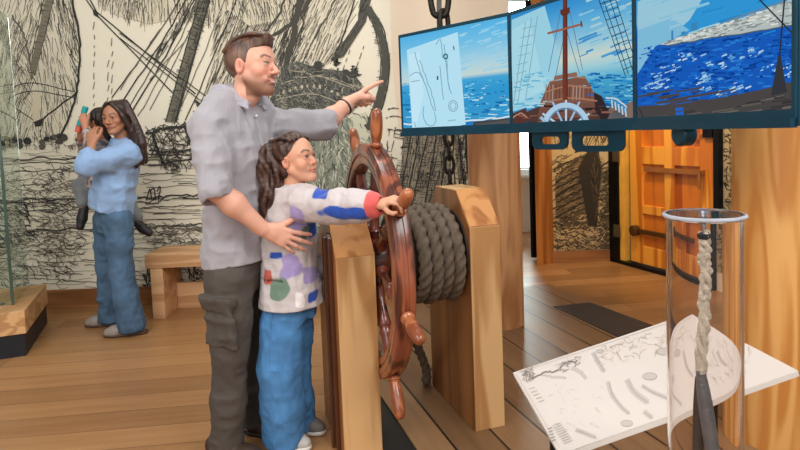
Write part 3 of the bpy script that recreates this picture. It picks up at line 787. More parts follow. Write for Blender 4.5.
# smooth cream end of the wall
mu.lvl = 2
mu.fill([(388, -90), (mx1, -90), (mx1+2, 60), (mx1+4, 135), (400, 140), (392, 60)], (226, 208, 184))
def hatch(D, poly, n, ang, L, w, col, jit=.15, bend=0, lj=.5, dens=None):
    xs = [p[0] for p in poly]; ys = [p[1] for p in poly]; k = 0; t = 0
    while k < n and t < n*8:
        t += 1; x, y = R.uniform(min(xs), max(xs)), R.uniform(min(ys), max(ys))
        if not inside((x, y), poly) or (dens and R.random() > dens(x, y)): continue
        a = (ang(x, y) if callable(ang) else ang)+R.gauss(0, jit); l = L*R.uniform(1-lj, 1+lj)
        c = col if isinstance(col, tuple) else R.choice(col); ww = w*R.uniform(.4, 1.0)*.9
        dx, dy = math.cos(a)*l/2, math.sin(a)*l/2; b = bend*R.uniform(-1, 1)*l
        if b: D.line([(x-dx, y-dy), (x-dy/l*b*2, y+dx/l*b*2), (x+dx, y+dy)], ww, c, ww*.5)
        else: D.line([(x-dx, y-dy), (x+dx, y+dy)], ww, c, ww*.55)
        k += 1
def rough(D, pts, w, col, j=.8, n=6, w1=None):
    w = w*.85
    P = curve(pts, n); D.line([(p[0]+R.gauss(0, j), p[1]+R.gauss(0, j)) for p in P], w, col, w1)
def broken(D, pts, w, col, n=8, keep=.7):
    P = curve(pts, n)
    for i in range(len(P)-1):
        if R.random() < keep: D.line([P[i], P[i+1]], w*R.uniform(.6, 1.2), col)
INKS = [INK, INK, (62, 60, 54), MID]
LITE = [MID, SOFT, (84, 80, 72), (120, 114, 98)]
# -- left ship: big drawn sail
sail = [(-70, -90), (66, -90), (72, 0), (79, 30), (80, 60), (77, 92), (68, 122), (56, 142), (-70, 142)]
mu.lvl = 3; mu.fill(sail, (214, 207, 184))
hatch(mu, sail, 1100, lambda x, y: PI/2+(.25 if x < 34 else -.12)+(x-40)*-.003, 15, .9, LITE, .12)
hatch(mu, sail, 620, lambda x, y: PI/2+(.3 if x < 34 else -.15), 12, 1.0, INKS, .15)
hatch(mu, [(30, 0), (52, 0), (36, 75), (30, 80)], 40, 1.9, 10, 1, INKS)
hatch(mu, [(60, -20), (72, 0), (80, 50), (77, 95), (70, 60), (56, 20)], 60, 1.35, 16, 1.1, INKS)
hatch(mu, [(20, 20), (30, 60), (33, 100), (28, 110), (14, 60)], 50, 1.15, 12, 1.1, LITE)
mu.lvl = 4
rough(mu, [(70, -60), (73, 0), (79, 30), (80, 60), (77, 92), (68, 122), (56, 143)], 2.6, INK, .4)
rough(mu, [(12, 16), (24, 34), (30, 60), (32, 80)], 2, (92, 88, 76), .6)
mu.poly([(46, 0), (54, -2), (36, 74), (31, 78), (31, 66)], (120, 114, 96))
hatch(mu, [(46, 0), (54, -2), (36, 74), (31, 78), (31, 66)], 70, .25, 6, .9, INKS, .1)
for p in ([(54, -2), (60, -60)], [(46, 0), (50, -60)]): mu.line(p, 1.6, INK)
rough(mu, [(54, -2), (44, 40), (35, 76)], 1.6, INK, .2); rough(mu, [(44, 0), (36, 36), (31, 68)], .8, INK, .2)
mu.poly([(33, 92), (41, 93), (40, 122), (36, 126), (33, 120)], (212, 200, 172))
for p in ([(3, 92), (32, 83), (76, 92)], [(5, 100), (33, 91), (76, 98)], [(33, 76), (38, 85)], [(4, 100), (34, 120)]): rough(mu, p, 1.1, INK, .2)
rough(mu, [(77, 92), (52, 112), (37, 125)], 2.0, INK, .4)
mu.poly([(34, 122), (44, 118), (42, 126), (36, 127)], INK)
# crowd along the foot of the sail
mu.lvl = 5
for i in range(44):
    x = R.uniform(-40, 82); y = R.uniform(136, 147); r = R.uniform(2, 4.6)
    mu.poly([(x+r*math.cos(a), y+r*.9*math.sin(a)) for a in [2*PI*k/9 for k in range(9)]], R.choice([INK, (70, 66, 58), (180, 168, 142), (92, 86, 74)]))
hatch(mu, [(-60, 134), (84, 136), (80, 150), (-60, 150)], 150, .7, 5, 1, INKS, .8)
# -- blank slot with a pair of ropes and dotted lines
mu.lvl = 4
mu.line([(84, -12), (97, 12), (196, 94)], 1.3, INK); mu.line([(80, -10), (97, 15), (176, 96)], 1.2, INK)
mu.poly([(93, 9), (98, 12), (99, 18), (94, 15)], INK)
for xx, ya, yb in ((95, 22, 118), (113, 38, 100), (109, 60, 98)):
    y = ya
    while y < yb:
        l = R.uniform(2, 9); mu.line([(xx+R.gauss(0, .4), y), (xx+R.gauss(0, .4)-.8, y+l)], .8, MID); y += l+R.uniform(2, 6)
# -- fringe of the upper sail
fr_ = [(86, -90), (300, -90), (300, 16), (250, 26), (228, 10), (206, 26), (180, 18), (150, 24), (118, 16), (98, 4)]
mu.fill(fr_, (208, 200, 176)); hatch(mu, fr_, 1500, lambda x, y: PI/2+(x-170)*-.002, 13, 1.0, INKS+LITE, .14)
hatch(mu, [(88, -6), (128, -10), (160, 24), (120, 20)], 60, 1.6, 9, 1.0, INKS)
# -- rigging fan
mu.lvl = 6
for (xa, xb, yb, w) in ((183, 112, 98, 1.3), (189, 121, 104, 1.5), (194, 128, 110, 1.0), (197, 132, 112, 1.6), (201, 138, 116, 1.0), (206, 150, 110, .9), (226, 176, 118, 1.0), (238, 186, 120, 1.3), (246, 200, 120, .9), (252, 204, 112, .9)):
    rough(mu, [(xa, -4), ((xa+xb)/2+R.gauss(0, 1.5), yb/2), (xb, yb)], w, R.choice(INKS), .35)
for (a, b) in (((176, 8), (150, 44)), ((180, 30), (146, 60)), ((186, 40), (150, 80)), ((160, 30), (120, 90))): rough(mu, [a, b], 1.0, MID, .4)
hatch(mu, [(192, 2), (202, 4), (160, 60), (150, 60)], 70, 2.05, 9, 1.1, INKS, .1)
mast = [(202, -8), (212, -8), (176, 122), (166, 122)]
mu.fill(mast, (112, 108, 92)); hatch(mu, mast, 150, .3, 7, 1.0, INKS, .12)
mu.line([(212, -8), (176, 122)], 2.2, INK); mu.line([(202, -8), (166, 122)], 1.2, INK); hatch(mu, [(207, -8), (212, -8), (176, 122), (171, 122)], 120, 1.85, 8, 1.0, INKS, .1)
mu.lvl = 7
mu.line([(120, 38), (200, 100)], 1.0, INK); mu.line([(120, 33), (206, 96)], 1.0, INK)
# -- middle sail behind the man
ms = [(216, -90), (372, -90), (352, 20), (334, 58), (306, 84), (286, 66), (262, 118), (196, 118), (214, 60)]
mu.lvl = 3; mu.fill(ms, (212, 204, 182)); hatch(mu, ms, 1100, lambda x, y: 1.95 if x < 300 else 2.05, 17, 1.0, LITE, .1); hatch(mu, ms, 700, 2.0, 14, 1.1, INKS, .12, dens=lambda x, y: 1 if x < 306 else .25)
mu.lvl = 6
for p, w in (([(318, -10), (296, 20), (272, 36), (262, 40)], 4.5), ([(302, -10), (292, 40), (280, 88), (262, 120)], 7), ([(310, -6), (300, 30), (286, 70)], 2), ([(288, -6), (272, 26), (256, 40)], 2.5), ([(340, -10), (320, 30), (302, 62)], 1.2)):
    rough(mu, p, w, (66, 64, 56), .7, w1=w*.7)
hatch(mu, [(290, 0), (312, 0), (292, 90), (270, 112), (276, 60)], 150, 1.9, 12, 1.2, INKS, .15)
for xx, ya, yb in ((328, 18, 62), (343, 30, 52), (350, 50, 70), (364, 46, 88), (318, 38, 60)):
    y = ya
    while y < yb:
        l = R.uniform(3, 7); mu.line([(xx-(y-ya)*.35, y), (xx-(y+l-ya)*.35, y+l)], .8, MID); y += l+R.uniform(2, 4)
# -- slanting spar and bow-shaped timber
sp_ = [(362, -14), (374, -14), (366, 22), (344, 56), (335, 60), (338, 50), (358, 20)]
mu.fill(sp_, (78, 76, 68)); hatch(mu, sp_, 60, 2.1, 9, 1.1, INKS)
rough(mu, [(358, -12), (346, 28), (335, 56)], 1.6, INK, .3)
bow = [(368, 8), (378, 26), (384, 50), (385, 72), (381, 96), (372, 122), (366, 128)]
rough(mu, bow, 8.2, (74, 74, 66), .2, w1=7); hatch(mu, [(372, 12), (382, 26), (390, 60), (386, 90), (374, 126), (366, 124), (377, 92), (380, 60), (374, 30)], 120, .2, 5, .9, [INK, (130, 124, 106)], .4)
rough(mu, [(369, 6), (382, 26), (388.5, 52), (389, 74), (385, 98), (376, 124)], 1.3, INK, .2); rough(mu, [(366, 12), (374, 28), (380, 52), (380.5, 72), (377, 95), (368, 121)], 1.1, INK, .2)
# -- carved stern
st_p = [(262, 118), (272, 96), (284, 66), (300, 62), (316, 68), (334, 70), (352, 72), (362, 84), (360, 104), (346, 116), (330, 124), (300, 122)]
mu.lvl = 7; mu.fill(st_p, (84, 86, 80)); hatch(mu, st_p, 900, lambda x, y: .25+R.choice([0, 1.4, .7]), 5, 1.2, [INK, INK, (58, 60, 56), (134, 132, 118), (108, 108, 98), (160, 156, 138)], .4, bend=.3)
for i, t in enumerate(np.linspace(0, 1, 12)):
    x = 284+t*66; y = 92+t*9-10*math.sin(t*PI); mu.poly([(x-1.2, y-1.6), (x+1.2, y-1.6), (x+1.2, y+1.6), (x-1.2, y+1.6)], (190, 182, 158))
for p in ([(282, 84), (316, 76), (356, 90)], [(276, 100), (312, 94), (352, 108)], [(290, 70), (330, 78), (360, 88)]): rough(mu, p, 1.0, (170, 162, 140), .3)
for (x, y) in ((318, 64), (336, 56), (355, 68), (347, 72)):
    for k in range(5): mu.poly([(x+R.gauss(0, 2)+r_*math.cos(a), y+k*2.2+r_*math.sin(a)) for r_ in [R.uniform(1.8, 3.2)] for a in [2*PI*q/8 for q in range(8)]], (58, 58, 52))
# -- grey-green hull under the stern, seen round the wheel
hull = [(262, 118), (300, 122), (332, 124), (366, 112), (376, 140), (384, 182), (392, 232), (300, 235), (262, 160)]
mu.lvl = 5; mu.fill(hull, (140, 146, 130)); hatch(mu, hull, 1100, lambda x, y: 1.2+.4*math.sin(x*.1), 8, 1.6, [(88, 96, 86), (110, 118, 104), (190, 192, 172), (206, 204, 182), (66, 72, 64)], .35, bend=.2)
mu.poly([(352, 116), (366, 112), (370, 134), (362, 150), (355, 140)], (204, 204, 180))
# -- right end: ratlines and hull planks
mu.lvl = 5
rt_ = [(384, 130), (470, 128), (473, 215), (392, 215)]
mu.fill([(404, 134), (458, 132), (468, 215), (396, 215)], (150, 142, 122))
hatch(mu, rt_, 900, lambda x, y: R.choice([1.75, 1.75, .05]), 8, 1.2, [INK, INK, MID, (80, 76, 68)], .1, dens=lambda x, y: 1 if x > 402 else .25)
for xa, xb in ((412, 396), (420, 404), (428, 410), (436, 424), (446, 440), (452, 456), (458, 466)): rough(mu, [(xa, 132), (xb, 214)], 1.6, INK, .4)
for y in (110, 118, 131): broken(mu, [(386, y), (394, y-2), (404, y)], 1.2, INK, 4)
mu.poly([(448, 136), (453, 136), (461, 205), (455, 205)], (206, 188, 152)); 
# -- shore and water below, along the whole wall
mu.lvl = 3
band = [(-260, 148), (262, 148), (262, 300), (-260, 312)]
for i in range(62):
    y = 152+i*2.4+R.uniform(-1, 1); x = -240
    while x < 262:
        l = R.uniform(14, 70)
        if R.random() < .7:
            yy = y+R.uniform(-2, 2)-(x-60)*.018; w = R.uniform(.45, 1.3)
            rough(mu, [(x, yy), (x+l*.3, yy+R.uniform(-1.6, 1.6)), (x+l*.7, yy+R.uniform(-1.6, 1.6)), (x+l, yy+R.uniform(-1, 1))], w, R.choice(INKS+LITE), .25, 4, w*.4)
        x += l+R.uniform(3, 26)
hatch(mu, [(-120, 172), (90, 166), (92, 206), (-120, 212)], 300, lambda x, y: R.choice([.0, .1, .3]), 7, 1.1, INKS, .5, bend=.3)
hatch(mu, [(-120, 196), (44, 190), (80, 240), (40, 292), (-120, 300)], 700, lambda x, y: .2+.6*math.sin(x*.06+y*.09), 10, 1.2, INKS+LITE, .2, bend=.35)
hatch(mu, [(-60, 215), (30, 206), (40, 240), (-60, 262)], 120, lambda x, y: .4+.5*math.sin(x*.09), 13, 2.2, [INK, (58, 55, 48)], .3, bend=.3)
hatch(mu, [(44, 170), (84, 166), (86, 250), (60, 290), (44, 250)], 280, lambda x, y: .2+.5*math.sin(y*.12), 8, 1.2, INKS+LITE, .5, bend=.35)
for y, w in ((157, 1.8), (161, 1.2), (198, 2.4), (201, 1.4), (208, 1.2), (228, 2.0)):
    rough(mu, [(-80, y+6), (30, y+2), (120, y+1), (176, y-2), (262, y-6)], w, R.choice([INK, (66, 62, 54)]), .9, 14, w*.6)
# landing stage with a moored boat
mu.lvl = 6
hatch(mu, [(196, 100), (215, 96), (215, 160), (200, 150)], 120, lambda x, y: R.choice([.4, 1.2]), 7, 1.4, INKS, .4, bend=.2)
hatch(mu, [(146, 128), (206, 122), (208, 150), (186, 172), (160, 168), (148, 148)], 260, lambda x, y: R.choice([.1, .9, 1.9]), 8, 1.5, INKS, .3, bend=.2)
for p, w in (([(152, 132), (158, 150), (166, 168)], 3.5), ([(146, 134), (170, 128), (206, 122)], 3), ([(186, 128), (190, 146)], 4), ([(150, 150), (176, 152), (204, 146)], 2), ([(168, 160), (180, 168)], 3), ([(150, 166), (200, 158)], 1.5), ([(196, 122), (202, 140), (210, 152)], 3)):
    rough(mu, p, w, INK, .6)
for p in ([(147, 200), (150, 189), (152, 199)], [(151, 191), (155, 188), (156, 200)], [(157, 191), (161, 187), (159, 201), (166, 196)], [(146, 204), (160, 203)]): rough(mu, p, 1.4, INK, .3)
# swell near the skirting
hatch(mu, [(146, 268), (215, 262), (262, 262), (262, 292), (146, 292)], 190, lambda x, y: .5+.7*math.sin(x*.16+y*.1), 12, 2.2, [INK, INK, (64, 60, 52), (222, 210, 182)], .25, bend=.35)
hatch(mu, [(146, 225), (212, 222), (212, 250), (150, 252)], 150, lambda x, y: .15+.5*math.sin(x*.08+y*.2), 9, 1.2, INKS+LITE, .3, bend=.4)
# off to the sides, out of the photograph's view: the print runs on
hatch(mu, [(-300, -60), (-70, -60), (-70, 140), (-300, 140)], 320, PI/2, 16, 1.2, INKS+LITE, .2)
m_ = mu.build('mural', M_paper)
tag(m_, 'old ship engraving in black ink printed across the cream back wall', 'mural')

# ================================================================== print on the small wall
sm = Draw((0, SWY-.001, 0), (0, -1, 0))
q = [pj((sx0+.002, SWY, zsk+.002)), pj((sx1-.02, SWY, zsk+.002)), pj((sx1-.02, SWY, 2.88)), pj((sx0+.002, SWY, 2.88))]
sm.clip = q; sm.fill(q, (196, 172, 128)); sm.lvl = 1
P2 = [(72, 62, 46), (58, 48, 36), (96, 82, 60)]
bigship = [(555, 176), (572, 160), (590, 152), (597, 150), (602, 166), (600, 196), (596, 222), (584, 232), (556, 230)]
sm.fill(bigship, (110, 92, 64)); hatch(sm, bigship, 650, lambda x, y: -.5, 7, 1.3, P2+[(150, 128, 92)], .25)
sm.poly([(588, 152), (592, 148), (597, 150), (600, 170), (594, 220), (588, 218)], (46, 38, 28))
for p in ([(556, 182), (588, 162)], [(555, 196), (590, 176)], [(555, 210), (590, 192)], [(556, 222), (590, 206)], [(553, 170), (572, 160)], [(575, 152), (594, 150)], [(600, 168), (612, 158)], [(604, 172), (616, 168)]): rough(sm, p, 2.0, (50, 42, 32), .4)
hatch(sm, [(553, 152), (572, 156), (560, 172), (553, 174)], 24, -.5, 7, 1.4, P2, .4)
hatch(sm, [(602, 172), (616, 162), (616, 250), (600, 250)], 420, lambda x, y: -.3+.4*math.sin(y*.2), 8, 1.4, P2, .3, bend=.3)
hatch(sm, [(553, 218), (616, 214), (616, 254), (553, 254)], 620, lambda x, y: .1+.5*math.sin(x*.2+y*.15), 8, 1.5, P2+[(206, 182, 136)], .25, bend=.35)
hatch(sm, [(553, 40), (616, 40), (616, 146), (553, 146)], 320, 1.8, 14, 1.2, P2, .2)
sm.lvl = 2
sm.poly([(578, 168), (588, 150), (590, 147), (594, 148), (599, 152), (601, 172), (598, 200), (597, 226), (588, 226)], (44, 36, 27))
hatch(sm, [(590, 150), (600, 152), (598, 226), (588, 224)], 60, 1.5, 9, 1.0, [(92, 76, 54)], .2)
for i in range(6): rough(sm, [(556, 182+i*7), (574, 172+i*7), (590, 164+i*7)], 1.5, (40, 34, 26), .4)
o = sm.build('mural', M_paper); tag(o, 'small dark engraving of a ship on the wall beside the orange door', 'mural')
# and right of the door
s3 = Draw(DP(0, 0, .001), DN)
q = [pj(DP(u1+.035, .15)), pj(DP(u2+1.05, .15)), pj(DP(u2+1.05, 2.88)), pj(DP(u1+.035, 2.88))]
s3.clip = q; s3.fill(q, (178, 156, 118)); s3.lvl = 1
hatch(s3, q, 2600, lambda x, y: R.choice([1.2, .4, 2.0]), 8, 1.7, [(48, 44, 36), (62, 56, 46), (90, 80, 62), (40, 36, 30)], .3, bend=.3, dens=lambda x, y: 1 if x < 760 else .3)
o = s3.build('mural', M_paper); tag(o, 'strip of dense dark engraving right of the orange door, behind the timber column', 'mural')

# ================================================================== the three screens' pictures
def lerp(a, b, t): return tuple(a[i]+(b[i]-a[i])*t for i in range(3))
def grad(D, q, rows, stops):
    """q: bottom-left, bottom-right, top-right, top-left; rows from bottom to top"""
    bl, br, tr_, tl = [np.array(p) for p in q]
    for i in range(rows):
        t0, t1 = i/rows, (i+1)/rows
        def c(t):
            for (a, ca), (b, cb) in zip(stops[:-1], stops[1:]):
                if t <= b: return lerp(ca, cb, (t-a)/(b-a))
            return stops[-1][1]
        D.poly([bl+(tl-bl)*t0, br+(tr_-br)*t0, br+(tr_-br)*t1, bl+(tl-bl)*t1], None, cols=[c(t0), c(t0), c(t1), c(t1)])
        D.layer -= 1
def inq(q, u, v):
    bl, br, tr_, tl = [np.array(p) for p in q]
    return tuple((bl*(1-u)+br*u)*(1-v)+(tl*(1-u)+tr_*u)*v)
# left
root, a, b, d, n, q, o_ = SCR[0]
D = Draw(o_, n, clip=q, step=.00001)
grad(D, q, 24, [(0, (60, 150, 200)), (.34, (48, 150, 205)), (.47, (70, 165, 212)), (.485, (196, 212, 208)), (.62, (170, 208, 222)), (.8, (120, 192, 228)), (1, (84, 176, 226))])
D.lvl = .3
for i in range(60):
    x, y = R.uniform(455, 515), R.uniform(20, 72); l = R.uniform(4, 14)
    D.line([(x, y), (x+l, y-l*.35)], R.uniform(.8, 2), R.choice([(140, 202, 232), (150, 204, 228), (160, 208, 226)]))
for i in range(330):
    x, y = R.uniform(402, 515), R.uniform(81, 122); l = R.uniform(2, 9)*(y-70)/40
    D.line([(x, y-(x-461)*.03), (x+l, y-(x-461)*.03+R.uniform(-1, 1))], R.uniform(.5, 1.6), R.choice([(28, 120, 184), (50, 150, 205), (96, 186, 222), (22, 104, 168), (176, 220, 232)]))
D.lvl = .6
rough(D, [(404, 124), (440, 122), (470, 120.5), (513, 116)], 1.8, (214, 228, 232), .5)
D.poly([(462, 123), (514, 117.5), (514, 140), (462, 140)], (66, 66, 70)); D.poly([(464, 122), (474, 121), (473, 127), (468, 131), (465, 129)], (40, 120, 190))
D.poly([(476, 124), (513, 119), (513, 124), (476, 130)], (84, 82, 84))
D.lvl = .9
D.fill([(407, 50), (458, 32), (466, 124.5), (413, 134)], (178, 222, 240)); D.poly([(409, 55), (420, 51), (424, 95), (416, 128), (413, 130)], (192, 228, 242))
D.lvl = 1.2
cg = (120, 160, 182)
for p in ([(415, 52), (420, 70), (428, 92), (433, 108), (436, 110), (434, 100), (428, 82), (420, 60)], [(410, 76), (418, 72), (424, 80)], [(424, 106), (424, 118), (430, 126), (436, 122), (435, 112)], [(436, 45), (441, 40), (443, 58)], [(447, 60), (449, 84), (452, 94)], [(444, 44), (450, 90)], [(412, 82), (420, 80)], [(440, 66), (444, 100)], [(448, 121), (456, 120)], [(415, 122), (416, 127)]):
    rough(D, p, .9, cg, .2)
for (cx, cy, r, w, col) in ((446, 56.5, 2.4, 1.4, (20, 110, 110)), (453.5, 106, 5.5, .8, cg), (453.5, 106, 3.5, .6, cg)):
    D.line([(cx+r*.8*math.cos(t), cy+r*math.sin(t)) for t in np.linspace(0, 2*PI, 16)], w, col)
D.line([(438, 76), (438, 80)], 1.4, (40, 70, 90)); D.line([(454, 46), (454.5, 50)], 1.2, (80, 110, 130))
D.build('picture', M_screen, root)
# middle
root, a, b, d, n, q, o_ = SCR[1]
D = Draw(o_, n, clip=q, step=.00001)
grad(D, q, 24, [(0, (46, 126, 178)), (.30, (70, 160, 200)), (.40, (150, 200, 214)), (.50, (196, 210, 200)), (.62, (150, 196, 214)), (.82, (84, 166, 214)), (1, (46, 134, 200))])
D.lvl = .3
D.poly([(512, 20), (545, 6), (560, 60), (550, 100), (512, 112)], (150, 204, 222)); D.poly([(512, 30), (530, 20), (545, 90), (512, 106)], (164, 212, 226))
for i in range(90):
    x, y = R.uniform(575, 638), R.uniform(-20, 66); l = R.uniform(6, 20)
    D.line([(x, y), (x+l, y-l*.4)], R.uniform(1, 2.6), R.choice([(118, 184, 216), (140, 194, 216), (74, 152, 204), (60, 140, 198), (166, 202, 212)]))
for i in range(150):
    y = R.uniform(72, 108); x = R.uniform(582, 638) if R.random() < .7 else R.uniform(512, 545); l = R.uniform(3, 10)
    D.line([(x, y), (x+l, y+R.uniform(-.8, .8))], R.uniform(.8, 1.8), R.choice([(20, 104, 176), (36, 132, 196), (14, 86, 156), (120, 190, 216)] if x > 575 else [(130, 196, 220), (170, 214, 226), (90, 170, 206)]))
D.lvl = .6
D.fill([(540, 104), (546, 90), (550, 82), (585, 76), (592, 88), (598, 104), (600, 116), (538, 120)], (124, 84, 70))
for i in range(14):
    x = 546+i*3.4; D.line([(x, 100), (x+.6, 86-abs(i-7)*.3)], .9, R.choice([(160, 120, 100), (96, 58, 48), (170, 150, 140)]))
for p in ([(541, 103), (570, 98), (598, 101)], [(546, 92), (568, 86), (592, 88)], [(550, 82), (568, 77), (586, 78)]): rough(D, p, 1.5, (170, 120, 96), .2)
D.poly([(554, 80), (578, 76), (577, 72), (555, 76)], (140, 100, 84))
D.fill([(512, 128), (513, 118), (540, 106), (560, 104), (600, 102), (638, 118), (638, 132), (512, 136)], (78, 56, 52))
for i in range(40):
    x, y = R.uniform(513, 610), R.uniform(106, 128); l = R.uniform(4, 12); D.line([(x, y), (x+l, y+R.uniform(-1, 1))], R.uniform(.8, 2), R.choice([(48, 36, 38), (116, 66, 56), (140, 92, 76), (60, 50, 54)]))
D.poly([(600, 106), (612, 104), (638, 120), (638, 128), (604, 126)], (104, 104, 108))
for i in range(8): D.line([(602+i*2, 108+i*.4), (614+i*4, 127)], .6, (66, 66, 72))
D.poly([(594, 92), (602, 96), (610, 114), (606, 124), (596, 112)], (50, 40, 44))
rough(D, [(606, 98), (618, 100), (638, 116)], 1.8, (196, 208, 214), .2)
for i in range(7): D.line([(612+i*3.4, 100+i*2), (613+i*3.4, 108+i*2.2)], 1.4, (190, 204, 214))
D.poly([(627, 104), (638, 98), (638, 126), (628, 121)], (128, 104, 92))
D.poly([(512, 114), (526, 108), (528, 114), (522, 126), (512, 128)], (88, 52, 46)); rough(D, [(513, 118), (521, 113), (528, 118)], 1.4, (176, 140, 120), .2)
D.lvl = .9
for (xa, ya, xb, yb) in ((602, -6, 629, 74), (608, -8, 633, 70), (613, -10, 636, 62), (598, -4, 626, 76)): D.line([(xa, ya), (xb, yb)], .8, (40, 56, 74))
for i in range(9): y = 2+i*8.2; D.line([(600+i*3.0, y+2), (616+i*2.5, y-3)], .8, (44, 62, 80))
for (xa, ya, xb, yb) in ((538, 16, 526, 100), (532, 18, 518, 104), (526, 22, 514, 104)): D.line([(xa, ya), (xb, yb)], .7, (120, 160, 176))
for i in range(8): y = 26+i*9; D.line([(536-i*1.8, y), (522-i*1.2, y+3)], .6, (120, 160, 176))
D.poly([(563.4, -40), (567.6, -40), (568.4, 100), (563, 100)], (112, 56, 44)); D.line([(567, -30), (567.6, 96)], 1, (76, 38, 34))
D.poly([(560.5, 10), (570.5, 7), (570, 13), (567, 16), (563, 16), (561, 14)], (96, 50, 42))
D.line([(548, 33.5), (583, 24)], 2.2, (150, 92, 70)); D.line([(581.5, 21), (582.5, 27)], 1.6, (90, 70, 60)); 
for p in ([(561, 12), (549, 72)], [(570, 10), (583, 70)], [(565, 34), (556, 76)], [(567, 30), (580, 74)]): D.line(p, .6, (90, 104, 116))
D.lvl = 1.2
wc_ = (566.5, 129.5); wcol = (168, 200, 224)
for k, t in enumerate(np.linspace(PI*1.0, PI*2.0, 7)): D.line([wc_, (wc_[0]+27*math.cos(t), wc_[1]+32*math.sin(t))], 2.0, (182, 208, 228) if k % 2 else (150, 184, 214))
D.line([(wc_[0]+22*math.cos(t), wc_[1]+24.5*math.sin(t)) for t in np.linspace(PI*.95, PI*2.05, 30)], 5, wcol); D.line([(wc_[0]+19*math.cos(t), wc_[1]+21*math.sin(t)) for t in np.linspace(PI*.95, PI*2.05, 30)], 1.2, (96, 136, 176))
D.line([(541, 117), (548, 124)], 3, (150, 184, 210))
D.build('picture', M_screen, root)
# right
root, a, b, d, n, q, o_ = SCR[2]
D = Draw(o_, n, clip=q, step=.00001)
grad(D, q, 30, [(0, (30, 70, 150)), (.2, (22, 84, 176)), (.5, (20, 92, 184)), (.62, (30, 116, 196)), (.66, (110, 176, 214)), (.75, (70, 160, 214)), (1, (24, 132, 206))])
D.lvl = .3
D.poly([(638, -40), (800, -60), (800, 12), (700, 34), (655, 50), (638, 66)], (48, 146, 208))
D.poly([(638, 2), (690, -30), (720, -30), (690, 20), (660, 46), (638, 70)], (150, 196, 214)); D.poly([(638, 30), (672, 18), (690, 30), (656, 48), (638, 78)], (124, 184, 214))
for i in range(120):
    x, y = R.uniform(638, 800), R.uniform(-70, 36); l = R.uniform(8, 26)
    D.line([(x, y), (x+l, y-l*.3)], R.uniform(1, 2.4), R.choice([(120, 186, 214), (142, 194, 215), (150, 198, 215)] if x < 700 else [(38, 138, 206), (52, 150, 210), (30, 128, 200)]))
D.lvl = .6
D.fill([(638, 74), (656, 46), (664, 43), (800, 20), (800, 130), (638, 132)], (24, 88, 180))
for i in range(620):
    x, y = R.uniform(638, 800), R.uniform(34, 112)
    if y < 46-(x-660)*.19: continue
    l = R.uniform(2, 10); D.line([(x, y), (x+l, y-l*R.uniform(-.1, .35))], R.uniform(.6, 2.2), R.choice([(14, 66, 150), (20, 92, 190), (40, 120, 206), (10, 56, 134), (30, 104, 196)]))
for (cx, cy, sx, sy, nn) in ((655, 84, 10, 12, 60), (668, 68, 8, 4, 24), (704, 80, 12, 5, 60), (716, 66, 9, 3, 26), (728, 58, 8, 3, 22), (752, 52, 10, 4, 24), (690, 58, 10, 4, 22), (736, 88, 8, 4, 26), (768, 68, 10, 5, 24), (789, 70, 4, 9, 30), (712, 92, 10, 4, 24)):
    for i in range(nn//2):
        x, y = R.gauss(cx, sx*.6), R.gauss(cy, sy*.6); l = R.uniform(1.5, 6); D.line([(x, y), (x+l, y-l*.4)], R.uniform(.6, 1.8), R.choice([(150, 196, 226), (186, 214, 232), (90, 156, 210)]))
D.lvl = .9
D.fill([(660, 44.5), (676, 38), (720, 25), (760, 12), (800, -4), (800, 24), (760, 31), (700, 40), (668, 45)], (176, 186, 184))
for i in range(240):
    t = R.random(); x = 664+t*134; lo_ = 45-t*22; hi_ = 43-t*46; y = hi_+(lo_-hi_)*R.random(); l = R.uniform(2, 8)
    D.line([(x, y), (x+l, y-l*.22)], R.uniform(.6, 1.6), R.choice([(210, 214, 208), (190, 198, 194), (140, 152, 150), (224, 224, 214), (120, 132, 132)]))
rough(D, [(668, 45), (700, 40), (760, 31), (800, 24)], 1.4, (76, 92, 98), .5); rough(D, [(668, 42), (720, 24), (800, -5)], 1.2, (110, 126, 128), .4)
for (x, y, w, h) in ((695, 22, 6, 9), (673, 30, 2, 12), (684, 31, 4, 4)): D.poly([(x-w/2, y+h), (x+w/2, y+h-1), (x+w/2, y), (x-w/2, y+1)], (60, 130, 180))
D.lvl = 1.2
D.fill([(638, 106), (680, 104), (720, 98), (760, 90), (800, 80), (800, 132), (638, 136)], (72, 68, 68))
for i in range(70):
    x, y = R.uniform(638, 800), R.uniform(90, 124); l = R.uniform(8, 30); D.line([(x, y), (x+l, y-l*.16)], R.uniform(.8, 2.4), R.choice([(58, 56, 58), (92, 86, 82), (104, 98, 92), (50, 48, 52)]) if y > 112-(x-680)*.18 else (72, 68, 68))
D.poly([(676, 108), (684, 107), (685, 117), (677, 119)], (36, 96, 190))
D.line([(757, -4), (800, 40)], 1.6, (40, 46, 54)); D.line([(789, -40), (778, 86)], 1.6, (40, 46, 54)); D.poly([(779, 56), (782, 56), (788, 92), (772, 96)], (52, 54, 60)); D.line([(640, 108), (646, 122)], 1, (40, 46, 54))
D.build('picture', M_screen, root)

